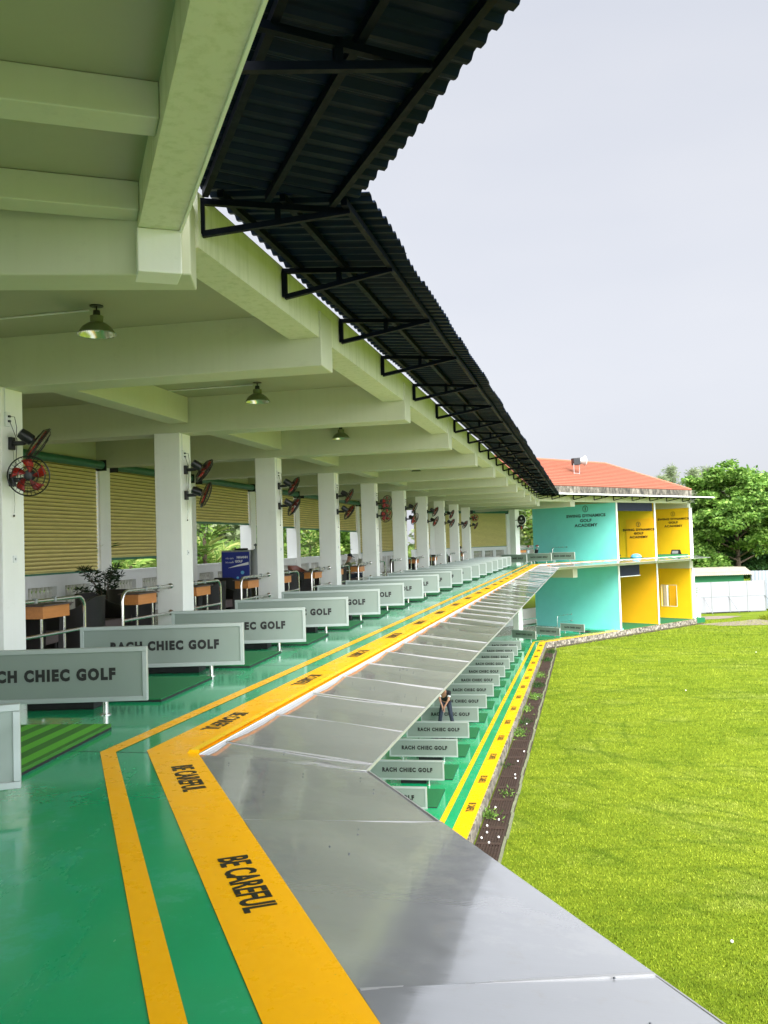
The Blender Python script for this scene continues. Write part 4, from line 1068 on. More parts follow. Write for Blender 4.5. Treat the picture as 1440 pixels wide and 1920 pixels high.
# ---- drain grating along the lower kerb
gr = empty('drain_grating', M=SEC[2]); tag(gr, 'long rusty brown drain grating between the yellow lower kerb and the lawn', 'grating')
mb = MB(); mb.box(.30, .98, -4, 50, GZ-.02, GZ+.012); mb.build('channel', 'soil', gr)
for k in range(46):
    a = -3.6+1.17*k; mb = MB(); tw_ = rng.uniform(-.012,.012); v1 = .93 + .03*rng.random()-.004*k
    mb.box(.32, v1, a, a+.05, GZ+.02, GZ+.06+tw_); mb.box(.32, v1, a+1.08, a+1.13, GZ+.02, GZ+.06+tw_)
    for j in range(9): x = .34+(v1-.36)*j/8; mb.box(x-.012, x+.012, a+.05, a+1.08, GZ+.025, GZ+.05+tw_)
    for j in range(10): y = a+.1+.105*j; mb.box(.33, v1-.01, y, y+.014, GZ+.051+tw_, GZ+.057+tw_)
    mb.build('grate_panel', 'grating', gr)
mb = MB(SEC[2]); 
for k in range(60):
    a = -3+.92*k; q = .02*math.sin(k*1.7); mb.box(.98+q-.004*k*.7, 1.04+q-.004*k*.7, a, a+.93, GZ-.05, GZ+.05+.01*math.sin(k))
o = mb.build('lawn_edging', 'edging'); tag(o, kind='structure')
mb = MB(SEC[3]); mb.box(.28, .75, -.2, 19.5, GZ-.02, GZ+.008); o = mb.build('soil_strip', 'soil'); tag(o, kind='structure')
# golf balls
bp = None
spots = [(13.9,.62),(14.3,.8),(14.2,.42),(14.6,.5),(15.1,.45),(16.6,.5),(19.5,.78),(19.9,.74),(21.5,.7),(22.8,.8),(27.2,.6),(15.6,.68),(33,.7),(36,.6)]
for k, (u, v) in enumerate(spots):
    P = W(2, u, v, GZ+.083)
    if bp is None:
        mb = MB(); mb.lathe([(.002,-.0213)]+[(.0213*math.cos(R(a)),.0213*math.sin(R(a))) for a in range(-70,80,20)]+[(.002,.0213)], 14); bp = mb.build('golf_ball', 'balls', smooth=True); o = bp
    else: o = bp.copy(); COL.objects.link(o)
    o.location = P; o.scale = (1.25,)*3; tag(o, 'small white golf ball lying on the brown drain grating', 'golf ball', 'golf balls on the grating')
for k, (x, y) in enumerate(((9.2,22.1),(5.6,15.4),(18,33),(13,40),(21,52),(7.8,18.5),(12,27),(25,45))):
    o = bp.copy(); COL.objects.link(o); o.location = (x,y,GZ+.03); o.scale = (1.25,)*3; tag(o, 'small white golf ball lying on the bright green lawn', 'golf ball', 'golf balls on the lawn')
# ================================================================== plants
def leafcloud(name, P, size, mat, parent, aspect=.5, droop=.0, seed=1):
    n = len(P); g = np.random.default_rng(seed)
    d = g.normal(size=(n,3)); d[:,2] = d[:,2]*.45-droop; d /= np.linalg.norm(d,axis=1)[:,None]
    q = g.normal(size=(n,3)); w_ = np.cross(d,q); w_ /= np.linalg.norm(w_,axis=1)[:,None]
    L = size*g.uniform(.6,1.3,n)[:,None]; wd = L*aspect*.5
    V = np.stack([P, P+d*L*.5+w_*wd, P+d*L, P+d*L*.5-w_*wd],1).reshape(-1,3)
    return arrmesh(name, V, np.arange(n*4).reshape(-1,4), mat, parent)
def limbs(mb, base, h, spread, n, r0, seed):
    rd = random.Random(seed); tips = []
    top = Vector(base)+Vector((rd.uniform(-.4,.4), rd.uniform(-.4,.4), h))
    pts = [Vector(base), Vector(base)+Vector((.1*rd.uniform(-1,1),.1,h*.45)), top]
    mb.tube(pts, [r0, r0*.75, r0*.35], 8)
    for k in range(n):
        f = .3+.65*k/n; a = k*2.4+rd.random(); s = Vector(base).lerp(top, f); L = spread*(1.05-.55*f)*rd.uniform(.7,1.1)
        m = s+Vector((math.cos(a)*L*.5, math.sin(a)*L*.5, L*.22)); e = s+Vector((math.cos(a)*L, math.sin(a)*L, L*.28))
        mb.tube([s, m, e], [r0*.35, r0*.22, r0*.08], 6); tips += [m, e]
        for j in range(2):
            b = a+rd.uniform(-.9,.9); e2 = m+Vector((math.cos(b)*L*.4, math.sin(b)*L*.4, L*.15)); mb.tube([m, e2], [r0*.15, r0*.05], 5); tips.append(e2)
    tips.append(top); return tips
def broad_tree(x, y, h, spread, nleaf, leaf, mat, label, cat='tree', group=None, seed=1, nl=12, flat=.36, zb=GZ, low=.25, cr=1.5):
    r = empty('broadleaf_tree', (x,y,zb)); tag(r, label, cat, group)
    mb = MB(); tips = limbs(mb, (0,0,0), h*.93, spread, nl, h*.022, seed); mb.build('trunk', 'bark', r, smooth=True)
    g = np.random.default_rng(seed); T = np.array([tuple(t) for t in tips]); m = len(T)
    T = np.concatenate([T, T[g.integers(0,m,m)]+g.normal(size=(m,3))*np.array([spread*.2,spread*.2,h*.05])])
    rad = g.uniform(.6,1.15,len(T))*cr
    idx = g.integers(0,len(T),nleaf); d = g.normal(size=(nleaf,3)); d /= np.linalg.norm(d,axis=1)[:,None]
    rr = g.random(nleaf)**.45
    P = T[idx]+d*(rad[idx]*rr)[:,None]*np.array([1,1,flat]); P[:,2] += rad[idx]*.15
    P = P[P[:,2] > h*low*.3]
    leafcloud('crown', P, leaf, mat, r, .55, .15, seed); return r
GT = 'leafy trees behind the white gate'
broad_tree(36.2, 93, 13.4, 7.4, 42000, .42, 'leaf', 'tall spreading almond tree with layered bright green branches behind the gate', seed=4, nl=26, cr=1.12, flat=.40)
broad_tree(43.5, 96, 12.6, 6.5, 26000, .45, 'leaf', 'tall bright green tree cut off by the right edge behind the fence', seed=9, nl=18, cr=1.7)
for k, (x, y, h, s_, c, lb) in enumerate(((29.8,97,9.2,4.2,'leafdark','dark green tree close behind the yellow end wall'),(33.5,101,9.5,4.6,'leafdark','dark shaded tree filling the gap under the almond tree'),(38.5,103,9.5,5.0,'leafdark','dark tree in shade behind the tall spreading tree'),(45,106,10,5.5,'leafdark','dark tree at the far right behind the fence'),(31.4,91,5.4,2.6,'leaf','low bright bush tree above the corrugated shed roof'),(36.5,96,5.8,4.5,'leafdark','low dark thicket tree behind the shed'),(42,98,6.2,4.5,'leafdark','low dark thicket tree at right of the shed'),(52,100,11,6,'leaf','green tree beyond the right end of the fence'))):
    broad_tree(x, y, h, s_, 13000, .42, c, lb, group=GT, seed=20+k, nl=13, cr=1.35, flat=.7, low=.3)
# feathery pale trees far away
def feather(x, y, h, label, seed):
    r = empty('casuarina_tree', (x,y,GZ)); tag(r, label, 'tree', 'pale feathery trees far behind'); g = np.random.default_rng(seed)
    mb = MB(); mb.tube([(0,0,0),(.2,0,h*.5),(.1,.1,h)], [.2,.12,.02], 6); P = []
    for k in range(46):
        f = .3+.7*k/46; a = k*2.4; L = (1-f)*h*.30+.5; e = Vector((math.cos(a)*L, math.sin(a)*L, h*f+L*.75)); s_ = Vector((.1,0,h*f)); mb.tube([s_, e], [.03,.01], 4)
        for t_ in np.linspace(.15,1,26): P.append(np.array(s_.lerp(e, t_))+g.normal(size=(6,3))*.13)
    mb.build('trunk', 'bark', r); leafcloud('crown', np.concatenate(P), .55, 'leafpale', r, .12, .2, seed)
for k, (x, y, h, l) in enumerate(((41.8,136,15.6,'thin'),(44.2,139,17.2,'tall'),(47.0,137,16.6,'leaning'),(50.0,140,17.0,'wispy'),(38.4,141,16.0,'small lone'),(53,141,16,'broad'))):
    feather(x, y, h, '%s pale feathery treetop against the sky behind the tiled roof' % l, 50+k)
for k in range(16):
    x = 30+k*9; y = 150+8*math.sin(k); broad_tree(x, y, 9+2*math.sin(k*2), 6, 3500, .9, 'leafdark', 'distant green tree beyond the lawn, seen only past the fence', group='distant trees beyond the lawn', seed=70+k, nl=9, cr=2.6, flat=.8)
# nipa palms and shrubs behind the rear balustrade
def palm_mesh(r, n, L, seed):
    g = random.Random(seed); mb = MB(); lf = []; 
    for k in range(n):
        a = 2*math.pi*k/n+g.uniform(-.2,.2); el = g.uniform(R(62),R(86)); ln = L*g.uniform(.75,1.05); pts = []
        for j in range(9):
            f = j/8; hx = math.cos(el)*ln*f*(.7+.8*f*f); pts.append(Vector((math.cos(a)*hx, math.sin(a)*hx, .2+math.sin(el)*ln*f*(1-.28*f*f))))
        mb.tube(pts, [.035*(1-.85*j/8) for j in range(9)], 5)
        for j in range(56):
            f = .14+.85*j/56; q = f*8; i = min(7,int(q)); p = pts[i].lerp(pts[i+1], q-i); d = (pts[i+1]-pts[i]).normalized()
            sd = d.cross(Vector((0,0,1))).normalized()
            for sg in (-1,1):
                ll = (.95*(1-abs(f-.5)*1.0)+.15)*g.uniform(.8,1.1); e = p+(sd*sg*.62+d*.62+Vector((0,0,g.uniform(-.35,.12)))).normalized()*ll
                wv_ = d*.045; lf.append((p-wv_, p+wv_, p.lerp(e,.6)+wv_*1.2+Vector((0,0,.03)), e))
    mb.build('stem', 'frond', r)
    V = np.array([tuple(q) for t_ in lf for q in t_]); arrmesh('fronds', V, np.arange(len(V)).reshape(-1,4), 'frond', r)
pp = [empty('nipa_palm') for _ in range(3)]
for i, p_ in enumerate(pp): palm_mesh(p_, 20+2*i, 8.2+.6*i, 5+i)
g = random.Random(3); cnt = 0
for i, u in enumerate(np.arange(4, 78, 2.3)):
    for j in range(2):
        v = -13.9-3.4*j+g.uniform(-1,1); o = pp[cnt % 3] if cnt < 3 else copy_tree(pp[cnt % 3]); cnt += 1
        o.matrix_world = SEC[2] @ Matrix.Translation((v, u+g.uniform(-.8,.8), GZ-.3)) @ Matrix.Rotation(g.uniform(0,6.28), 4, 'Z') @ Matrix.Scale(g.uniform(.85,1.12), 4)
        tag(o, 'green nipa palm with arching fronds growing behind the white rear balustrade', 'palm', 'nipa palms behind the rear balustrade')
for k in range(13):
    o = copy_tree(pp[k % 3]); o.matrix_world = SEC[3] @ Matrix.Translation((-13.8-1.5*(k%2), -2+2.6*k, GZ-.3)) @ Matrix.Rotation(k*1.3, 4, 'Z'); tag(o, 'green nipa palm with arching fronds growing behind the white rear balustrade', 'palm', 'nipa palms behind the rear balustrade')
for i, (u, v, h, c) in enumerate(((15.5,-10.8,6.6,'leaf'),(19.5,-10.6,6.9,'leaf'),(24.5,-10.7,8.0,'leaf'),(31.5,-10.6,7.9,'leaf'),(37,-10.6,7.6,'leaf'),(60,-10.8,7.6,'leaf'),(12.8,-10.7,6.55,'leaf'))):
    P = W(2, u, v); broad_tree(P.x, P.y, h, 1.6, 3200, .16, c, ('light green shrub seen through the %s rear window opening from the left' % ordn(i)), cat='shrub', seed=90+i, nl=8, cr=.75, flat=.8, zb=GZ)
for k in range(13):
    P = W(2, 6+6.2*k, -20.5-2.5*(k % 2)); broad_tree(P.x, P.y, 11.5+1.2*math.sin(k*2.1), 4.6, 9000, .5, ('leafpale', 'leaf', 'frond')[k % 3], 'tall thicket tree beyond the palms at the back, glimpsed between the rear columns', group='thicket trees beyond the palms', seed=300+k, nl=12, cr=1.9, flat=.8, low=.1)
for k, (u, v) in enumerate(((12,-17),(19,-18),(26,-17.5),(33,-19))):
    P = W(3, u, v); broad_tree(P.x, P.y, 12.2, 4.4, 9000, .5, ('leafpale', 'frond')[k % 2], 'tall thicket tree beyond the palms at the back, glimpsed between the rear columns', group='thicket trees beyond the palms', seed=340+k, nl=12, cr=1.9, flat=.8, low=.1)
# potted plant by the rear wall
def pot(u, v):
    P = W(2, u, v); r = empty('potted_plant', (P.x,P.y,0)); r.scale = (.84,.84,.86); tag(r, 'dark leafed potted oleander standing by the rear balustrade behind the chairs', 'potted plant')
    mb = MB(); mb.lathe([(.15,0),(.18,.02),(.24,.36),(.26,.38),(.24,.40),(.2,.38)], 20); mb.build('pot', 'stone', r, smooth=True)
    g = random.Random(5); mb = MB(); L = []
    for k in range(16):
        a = g.uniform(0,6.28); sp = g.uniform(.15,.75); hh = g.uniform(.75,1.6); pts = [Vector((0,0,.35)), Vector((math.cos(a)*sp*.45, math.sin(a)*sp*.45, .35+hh*.5)), Vector((math.cos(a)*sp, math.sin(a)*sp, hh))]
        mb.tube(pts, [.014,.01,.005], 5)
        for j in range(46):
            f = g.uniform(.45,1); p = pts[0].lerp(pts[1],f*2) if f < .5 else pts[1].lerp(pts[2],f*2-1); L.append(tuple(p+Vector((g.gauss(0,.03),g.gauss(0,.03),g.gauss(0,.03)))))
        for j in range(14): L.append(tuple(pts[2]))
    mb.build('stems', 'bark', r); leafcloud('foliage', np.array(L), .19, 'potleaf', r, .17, -.25, 3)
pot(11.6, -7.45)
# weeds along the grating
for k, (u, v, n) in enumerate(((15.9,.42,160),(20.8,.3,60),(25.5,.45,200),(27.5,.5,120),(33,.6,260),(36,.55,260),(39,.5,220),(45,.6,260),(17.8,.75,60),(48.5,.7,240),(30,.4,150))):
    P = W(2, u, v); g2 = np.random.default_rng(200+k); Q = np.stack([g2.normal(size=n)*.13, g2.normal(size=n)*.35*(1 if u > 22 else .5), np.abs(g2.normal(size=n))*.05+.06],1)
    r = empty('weed_clump', (P.x,P.y,GZ), rz=-ANG[2]); tag(r, 'small green weed clump sprouting through the brown grating', 'weed', 'weeds on the grating'); leafcloud('leaves', Q, .11, 'leafdark' if k % 2 else 'leaf', r, .25, -.7, 200+k)
# grass mound at the right
mb = MB(); n = 40
g2 = np.random.default_rng(5); N = 14000; th = g2.uniform(0,6.28,N); rr = np.sqrt(g2.random(N)); X = 33.6+4.2*rr*np.cos(th); Y = 71.6+2.1*rr*np.sin(th); Z = GZ+.55*(1-rr**2)
V = [(33.6,71.6,GZ+.5)]; F = []
for q in range(1, 7):
    for j in range(36): a = 2*math.pi*j/36; k_ = q/6; V.append((33.6+4.3*k_*math.cos(a), 71.6+2.2*k_*math.sin(a), GZ-.03+.55*(1-k_**2)))
for j in range(36): F.append((0, 1+j, 1+(j+1)%36))
for q in range(5):
    for j in range(36): F.append((1+q*36+j, 1+(q+1)*36+j, 1+(q+1)*36+(j+1)%36, 1+q*36+(j+1)%36))
mb.add(V, F); o = mb.build('grass_mound', 'lawn', smooth=True); tag(o, kind='structure')
o = leafcloud('mound_grass', np.stack([X,Y,Z],1), .28, 'blade', None, .12, -1.2, 8); tag(o, 'longer grass growing over the low mound by the white gate', 'grass', kind='stuff')

# ================================================================== shed, gate and fence at the far right
def corr(mb, P, Q, z0, z1, p=.25, amp=.03, zq0=None):
    d = (Q-P); L = d.length; d.normalize(); n = Vector((d.y,-d.x,0)); m = int(L/p*4); V = []
    for i in range(m+1):
        o = amp*math.sin(2*math.pi*i/4); q = P+d*(L*i/m)+n*o; V += [(q.x,q.y,z0),(q.x,q.y,z1)]
    mb.add(V, [(2*i,2*i+2,2*i+3,2*i+1) for i in range(m)])
def shed():
    r = empty('storage_shed', (26.3,80.2,GZ)); tag(r, 'low shed with a cream corrugated roof and a green band behind the white gate', 'shed')
    mb = MB(); mb.box(0,5.3,0,3.4,0,3.45); mb.build('wall', 'greentube' if 0 else 'shedgreen', r)
    V = []; m = 150
    for i in range(m+1):
        x = -.15+6.1*i/m; o = .03*math.sin(i*1.5708*1.0)
        V += [(x,-.75,3.22+o),(x,1.2,3.80+o),(x,3.9,3.75+o)]
    mb = MB(); mb.add(V, [q for i in range(m) for q in ((3*i,3*i+3,3*i+4,3*i+1),(3*i+1,3*i+4,3*i+5,3*i+2))]); o = mb.build('corrugated_roof', 'cream', r)
    md = o.modifiers.new('t','SOLIDIFY'); md.thickness = .01
MT['shedgreen'] = simple('green_shed_paint', (.01, .22, .06), .6, var=.2)
MT['cream'] = simple('cream_corrugated_sheet', (.42, .39, .28), .5, var=.25, scale=2)
MT['gatewhite'] = simple('white_gate_sheet', (.27, .275, .30), .45, .0, var=.06, scale=1.5)
MT['fencegrey'] = simple('pale_zinc_fence', (.36, .40, .44), .4, .3, var=.1, scale=2)
shed()
def gate():
    r = empty('white_gate', (26.4,78.1,GZ), rz=R(6)); tag(r, 'wide white sheet gate in thin dark frames leaning before the shed', 'gate'); pw = 1.62
    for k in range(4):
        for j in range(2):
            x0 = k*pw+.02; lean = .0
            mb = MB(); mb.box(x0, x0+pw-.04, lean, lean+.03, .10+j*1.30+.01, .10+j*1.30+1.28); mb.build('sheet', 'gatewhite', r)
    mb = MB()
    for k in range(5): mb.box(k*pw-.02, k*pw+.02, -.03, .04, .05, 2.72)
    for z in (.07, 1.38, 2.68): mb.box(0, 4*pw, .032, .06, z-.02, z+.02)
    mb.build('frame', 'greyp', r)
    for x, d in ((2*pw-.1, .5),(.9,.35),(6.4,.9)): mb = MB(); mb.tube([(x,-.03,1.4),(x+d,-.9,.0)], .02, 6); mb.build('prop', 'zinc_dark', r)
    mb = MB(); mb.box(1.1, 4*pw-1.4, .0, .03, .02, .09); mb.build('dark_gap', 'rubber', r)
gate()
r = empty('zinc_fence', (32.2,80,GZ)); tag(r, 'pale grey corrugated metal fence running off to the right', 'fence')
mb = MB(); corr(mb, Vector((0,0,0)), Vector((22,-3,0)), .15, 3.5, .3, .03); o = mb.build('corrugated_sheet', 'fencegrey', r); md = o.modifiers.new('t','SOLIDIFY'); md.thickness = .01
for k in range(9): mb = MB(); mb.box(2.6*k-.04, 2.6*k+.04, .08-.35*k, .16-.35*k, 0, 3.5); mb.build('post', 'flash', r)
r = empty('white_pier', M=SEC[3] @ Matrix.Translation((-.9, 20.6, GZ))); tag(r, 'short white masonry pier at the end of the green turf deck', 'pier')
mb = MB(); mb.box(-.9,.5,-.2,.25,0,2.05); mb.build('body', 'edge', r); mb = MB(); mb.box(-.96,.56,-.25,.3,2.051,2.13); mb.build('cap', 'edge', r)
mb = MB(); mb.lathe([(.12,2.131),(.17,2.3),(.15,2.32)], 12, (.1,0,0)); mb.build('flower_pot', 'stone', r)
leafcloud('pot_leaves', np.random.default_rng(3).normal(size=(60,3))*np.array([.12,.12,.12])+np.array([.1,0,2.55]), .16, 'leaf', r, .3, -.5, 3)

# ================================================================== people
def skinmesh(name, mat, parent, nodes, edges, root=0, sub=2):
    me = bpy.data.meshes.new(name); me.from_pydata([n[0] for n in nodes], edges, []); me.update(); me.materials.append(MT[mat])
    o = bpy.data.objects.new(name, me); COL.objects.link(o); o.parent = parent
    m = o.modifiers.new('skin', 'SKIN'); m.use_smooth_shade = True
    lay = me.skin_vertices[0] if me.skin_vertices else None
    if lay is None:
        bm = bmesh.new(); bm.from_mesh(me); bm.verts.layers.skin.verify(); bm.to_mesh(me); bm.free(); lay = me.skin_vertices[0]
    for i, n in enumerate(nodes):
        rr = n[1]; lay.data[i].radius = rr if isinstance(rr, tuple) else (rr, rr); lay.data[i].use_root = (i == root)
    s = o.modifiers.new('sub', 'SUBSURF'); s.levels = sub; s.render_levels = sub
    return o
def person(M_, J, shirt, trousers, label, hair='cloth_black', cap=None, capmat='cloth_black', sleeve=None, short=True, group=None):
    """J: joint dictionary in local metres, facing +x"""
    r = empty('person', M=M_); tag(r, label, 'person', group); V = Vector
    j = {k: V(v) for k, v in J.items() if k != 'grip'}
    nodes = []; edges = []; idx = {}
    def nd(k, p, rad): idx[k] = len(nodes); nodes.append((tuple(p), rad)); return k
    def ed(a, b): edges.append((idx[a], idx[b]))
    nd('pel', j['pel'], (.13,.10)); nd('waist', j['pel'].lerp(j['chest'],.45), (.125,.095)); nd('chest', j['chest'], (.15,.105)); nd('neckb', j['neck'], (.06,.055)); nd('head0', j['neck'].lerp(j['head'],.45), .055)
    hd = (j['head']-j['neck']).normalized(); nd('head1', j['head']-hd*.03, (.078,.085)); nd('head2', j['head']+hd*.06, (.078,.088)); nd('head3', j['head']+hd*.115, (.05,.055))
    for a, b in (('pel','waist'),('waist','chest'),('chest','neckb'),('neckb','head0'),('head0','head1'),('head1','head2'),('head2','head3')): ed(a, b)
    for s in 'lr':
        nd('sh'+s, j['sh'+s], .055); nd('el'+s, j['el'+s], .04); nd('wr'+s, j['wr'+s], .027); ed('chest','sh'+s); ed('sh'+s,'el'+s); ed('el'+s,'wr'+s)
        d = (j['wr'+s]-j['el'+s]).normalized(); palm = j['wr'+s]+d*.055; nd('pm'+s, palm, (.034,.018)); ed('wr'+s,'pm'+s)
        side = d.cross(V((1,0,.2))).normalized(); curl = V((.3,0,-.3)).normalized() if 'grip' not in J else V((.0,0,-1))
        for f in range(4):
            off = side*(.026*(f-1.5)*.85); ln = (.068,.08,.075,.058)[f]; a = palm+off*1.0+d*.02; b = a+(d*.8+curl*.3)*ln*.55; c = b+(d*.4+curl*.8)*ln*.45
            nd(f'a{f}{s}', a, .010); nd(f'b{f}{s}', b, .009); nd(f'c{f}{s}', c, .0075); ed('pm'+s, f'a{f}{s}'); ed(f'a{f}{s}', f'b{f}{s}'); ed(f'b{f}{s}', f'c{f}{s}')
        sg = 1 if s == 'l' else -1
        a = j['wr'+s]+d*.03-side*sg*.03; b = a+(d*.7-side*sg*.55)*.035; nd('t0'+s, a, .011); nd('t1'+s, b, .009); ed('wr'+s,'t0'+s); ed('t0'+s,'t1'+s)
        nd('hp'+s, j['hip'+s], .088); nd('kn'+s, j['kn'+s], .058); nd('an'+s, j['an'+s], .04); ed('pel','hp'+s); ed('hp'+s,'kn'+s); ed('kn'+s,'an'+s)
        fdir = j['toe'+s]-j['an'+s]; nd('ft'+s, j['an'+s]+fdir*.5, .036); nd('to'+s, j['toe'+s], .03); ed('an'+s,'ft'+s); ed('ft'+s,'to'+s)
    skinmesh('body', 'skin', r, nodes, edges)
    # clothes follow the same joints a little wider
    n2 = [(tuple(j['pel']),(.142,.115)),(tuple(j['pel'].lerp(j['chest'],.45)),(.14,.11)),(tuple(j['chest']),(.165,.12)),(tuple(j['neck']-(j['neck']-j['chest'])*.25),(.075,.068))]; e2 = [(0,1),(1,2),(2,3)]
    for s in 'lr':
        k = len(n2); f = .62 if short else .97
        n2 += [(tuple(j['sh'+s]), .068), (tuple(j['sh'+s].lerp(j['el'+s], f if short else 1)), .056)]; e2 += [(2,k),(k,k+1)]
        if not short: n2.append((tuple(j['wr'+s]), .036)); e2.append((k+1,k+2))
    sh_ = skinmesh('shirt', shirt, r, n2, e2)
    if sleeve:
        for s in 'lr':
            a = j['sh'+s].lerp(j['el'+s], .50); b = j['sh'+s].lerp(j['el'+s], .66); mb = MB(); mb.tube([a, b], .063, 12); mb.build('sleeve_band', sleeve, sh_, smooth=True)
    n3 = [(tuple(j['pel']+V((0,0,.03))),(.146,.12))]; e3 = []
    for s in 'lr':
        k = len(n3); n3 += [(tuple(j['hip'+s]), .102), (tuple(j['kn'+s]), .076), (tuple(j['an'+s]+(j['kn'+s]-j['an'+s])*.12), .066)]; e3 += [(0,k),(k,k+1),(k+1,k+2)]
    skinmesh('trousers', trousers, r, n3, e3)
    for s in 'lr':
        fdir = (j['toe'+s]-j['an'+s]); a = j['an'+s]; skinmesh('shoe', 'cloth_black' if capmat != 'x' else 'whitep', r, [(tuple(a-fdir*.22+V((0,0,-.02))), .045), (tuple(a+fdir*.45-V((0,0,.012))), .046), (tuple(a+fdir*1.08), .036)], [(0,1),(1,2)])
    # face and hair: head forward direction
    F = V(J.get('face', (1,0,0))).normalized(); S = hd.cross(F).normalized(); F = S.cross(hd).normalized(); c = j['head']+hd*.03
    for sg in (-1,1):
        mb = MB(); mb.lathe([(.002,-.008),(.009,-.003),(.009,.003),(.002,.008)], 8, c+F*.083+S*sg*.03+hd*.0); mb.build('eye', 'cloth_black', r)
        mb = MB(); mb.tube([c+S*sg*.082+hd*.02, c+S*sg*.090-hd*.005, c+S*sg*.080-hd*.03], [.012,.014,.008], 6); mb.build('ear', 'skin', r, smooth=True)
    mb = MB(); mb.tube([c+F*.082+hd*.005, c+F*.103-hd*.028, c+F*.085-hd*.036], [.008,.013,.007], 6); mb.build('nose', 'skin', r, smooth=True)
    mb = MB(); mb.tube([c+F*.078-hd*.058+S*.024, c+F*.085-hd*.056, c+F*.078-hd*.058-S*.024], .006, 5); mb.build('mouth', 'red' if 0 else 'seatweave', r)
    pr = [(.093*math.cos(a), .093*math.sin(a)*1.05) for a in [R(-12+11*i) for i in range(10)]]
    Bz = Matrix(((S.x,F.x,hd.x),(S.y,F.y,hd.y),(S.z,F.z,hd.z)))
    mb = MB(); mb.lathe(pr, 18, c+hd*.028-F*.012, Bz); mb.build('hair' if not cap else 'cap', hair if not cap else capmat, r, smooth=True)
    if cap == 'peak':
        mb = MB(); q = c+hd*.045; mb.add([q+F*.07+S*.07, q+F*.07-S*.07, q+F*.17-S*.045-hd*.02, q+F*.17+S*.045-hd*.02, q+F*.07+S*.07+hd*.012, q+F*.07-S*.07+hd*.012, q+F*.17-S*.045-hd*.008, q+F*.17+S*.045-hd*.008], [(0,1,2,3),(4,5,6,7),(0,1,5,4),(1,2,6,5),(2,3,7,6),(3,0,4,7)]); mb.build('cap_peak', capmat, r, smooth=True)
    if cap == 'brim':
        mb = MB(); mb.lathe([(.09,.0),(.15,-.012),(.155,-.008),(.09,.012)], 22, c+hd*.04, Bz); mb.build('hat_brim', capmat, r, smooth=True)
    return r
std = lambda: dict(pel=(0,0,.95), chest=(.02,0,1.28), neck=(.02,0,1.47), head=(.04,0,1.60), shl=(0,.18,1.40), shr=(0,-.18,1.40), ell=(.02,.23,1.13), elr=(.02,-.23,1.13), wrl=(.12,.22,.88), wrr=(.12,-.22,.88),
    hipl=(0,.09,.9), hipr=(0,-.09,.9), knl=(.02,.11,.5), knr=(.02,-.11,.5), anl=(0,.12,.08), anr=(0,-.12,.08), toel=(.17,.14,.035), toer=(.17,-.14,.035))
# golfer on the lower deck, bent over the ball, facing the camera
J = std(); J.update(pel=(-.10,0,.93), chest=(.10,0,1.22), neck=(.22,0,1.36), head=(.32,0,1.46), shl=(.12,.18,1.30), shr=(.12,-.18,1.30), ell=(.28,.15,1.06), elr=(.28,-.15,1.06), wrl=(.36,.025,.84), wrr=(.36,-.04,.80),
    hipl=(-.10,.10,.89), hipr=(-.10,-.10,.89), knl=(.02,.18,.5), knr=(.02,-.18,.5), anl=(-.04,.25,.08), anr=(-.04,-.25,.08), toel=(.13,.29,.035), toer=(.13,-.29,.035), face=(.6,0,-.8), grip=1)
GM = SEC[2] @ Matrix.Translation((-2.0, 24.75, LOW)) @ Matrix.Rotation(R(-90), 4, 'Z')
person(GM, J, 'cloth_black', 'cloth_navy', 'golfer in black bending over the ball on the lower deck, half hidden by the awning', cap='peak', sleeve='cloth_white')
r = empty('golf_club', M=GM); tag(r, 'steel golf club held in the hands of the golfer in black', 'golf club')
mb = MB(); mb.tube([(.32,0,.93),(.42,-.01,.70)], .012, 8); mb.build('grip', 'rubber', r); mb = MB(); mb.tube([(.42,-.01,.70),(.74,-.03,.03)], .006, 8); mb.build('shaft', 'zinc_dark', r)
mb = MB(); mb.box(.70,.78,-.10,.0,.01,.06); mb.build('club_head', 'stainless', r, bevel=.01)
# seated reader
sitJ = dict(pel=(-.05,0,.50), chest=(-.10,0,.84), neck=(-.09,0,1.03), head=(-.04,0,1.15), shl=(-.10,.18,.96), shr=(-.10,-.18,.96), ell=(.02,.24,.72), elr=(.02,-.24,.72), wrl=(.26,.13,.80), wrr=(.26,-.13,.80),
    hipl=(-.02,.10,.50), hipr=(-.02,-.10,.50), knl=(.42,.14,.52), knr=(.42,-.10,.54), anl=(.45,.15,.08), anr=(.50,-.12,.08), toel=(.62,.17,.035), toer=(.66,-.13,.035), face=(.8,0,-.5))
SM = SEC[2] @ Matrix.Translation((-5.25, 24.7, 0)) @ Matrix.Rotation(R(25), 4, 'Z')
person(SM, sitJ, 'cloth_green', 'cloth_navy', 'man in a black cap and grey green shirt seated reading a newspaper', cap='peak')
r = empty('newspaper', M=SM); tag(r, 'open white newspaper held up by the seated man', 'newspaper')
for sg in (-1, 1): mb = MB(); mb.hexa([(.30,0,.72),(.27,sg*.30,.74),(.272,sg*.30,.74),(.303,0,.72)], [(.40,0,1.08),(.36,sg*.30,1.10),(.362,sg*.30,1.10),(.403,0,1.08)]); mb.build('page', 'paper', r)
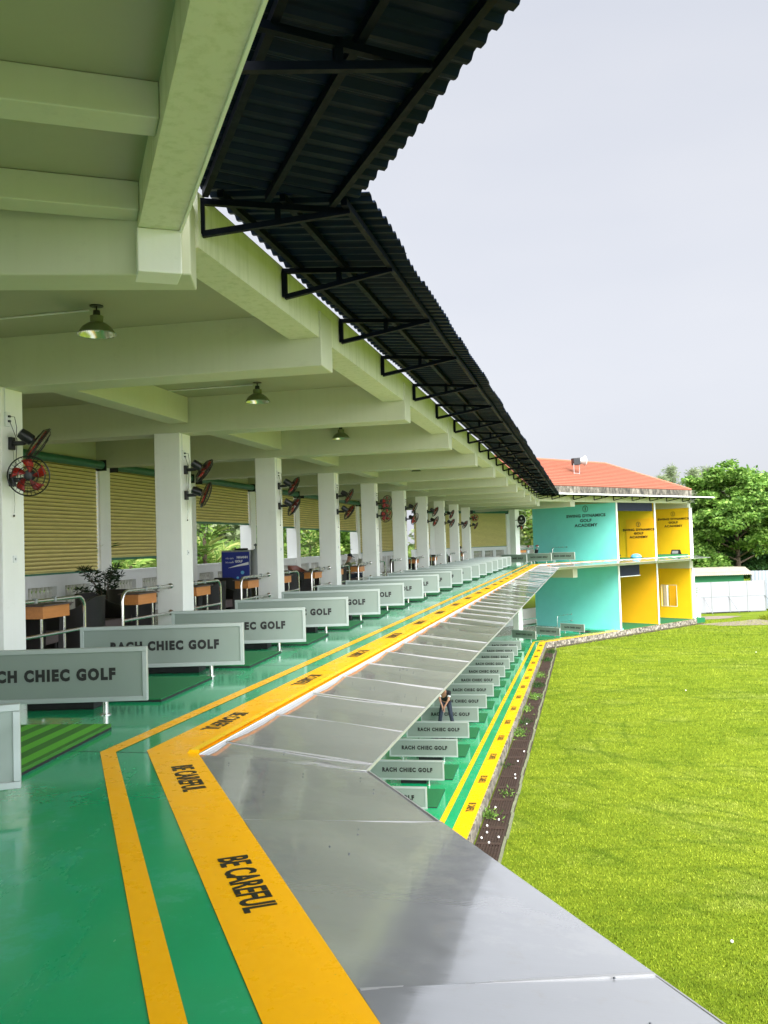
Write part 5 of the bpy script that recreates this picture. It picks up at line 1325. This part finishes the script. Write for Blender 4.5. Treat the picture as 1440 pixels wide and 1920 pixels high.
def whitechair(M_, lab):
    r = empty('pale_armchair', M=M_); tag(r, lab, 'chair')
    mb = MB(); mb.box(-.26,.26,-.26,.26,.36,.42); mb.build('seat', 'seatweave', r, bevel=.01); mb = MB(); mb.box(-.30,-.27,-.24,.24,.45,.85); mb.build('backrest', 'greyp', r, bevel=.01)
    for y in (-.28,.28): mb = MB(); mb.tube([(-.28,y,0),(-.27,y,.66),(-.2,y,.70),(.2,y,.68),(.27,y,.6),(.28,y,0)], .017, 8); mb.build('arm_frame', 'whitep', r, smooth=True)
whitechair(SM @ Matrix.Translation((-.05,0,0)), 'white framed armchair holding the seated newspaper reader')
# standing man in hat by the far shutter, man bending behind the slatted chair, two seated beyond
J = std(); J.update(chest=(.06,0,1.27), neck=(.10,0,1.44), head=(.15,0,1.55), elr=(.12,-.26,1.15), wrr=(.30,-.2,1.0), ell=(.12,.26,1.15), wrl=(.32,.18,1.0), face=(1,0,-.4))
person(SEC[2] @ Matrix.Translation((-5.4, col_u(9)+3.1-.4, 0)) @ Matrix.Rotation(R(-30), 4, 'Z'), J, 'cloth_grey', 'cloth_navy', 'standing man in a pale brimmed hat and blue grey jacket before the far shutter', cap='brim', capmat='paper', short=False)
J = std(); J.update(pel=(-.1,0,.93), chest=(.1,0,1.2), neck=(.2,0,1.36), head=(.27,0,1.47), ell=(.26,.2,1.0), wrl=(.34,.15,.78), elr=(.26,-.2,1.0), wrr=(.34,-.15,.78), shl=(.12,.18,1.3), shr=(.12,-.18,1.3), face=(.8,0,-.6))
person(SEC[2] @ Matrix.Translation((-6.9, col_u(3)+1.0, 0)) @ Matrix.Rotation(R(-60), 4, 'Z'), J, 'cloth_pink', 'cloth_navy', 'person in light blue leaning over the nearer red brown slatted chair, mostly behind a column')
for k, (u, v, rz) in enumerate(((col_u(9)+4.6, -5.3, -20),)):
    person(SEC[2] @ Matrix.Translation((v, u, 0)) @ Matrix.Rotation(R(rz), 4, 'Z'), sitJ, 'cloth_black', 'cloth_black', 'person in dark clothes seated beside the golf bags before the far shutter')
    pl(ch, 0, u, v-.05, rz, 'dark wicker armchair holding the person seated by the golf bags', 'chair', GC)
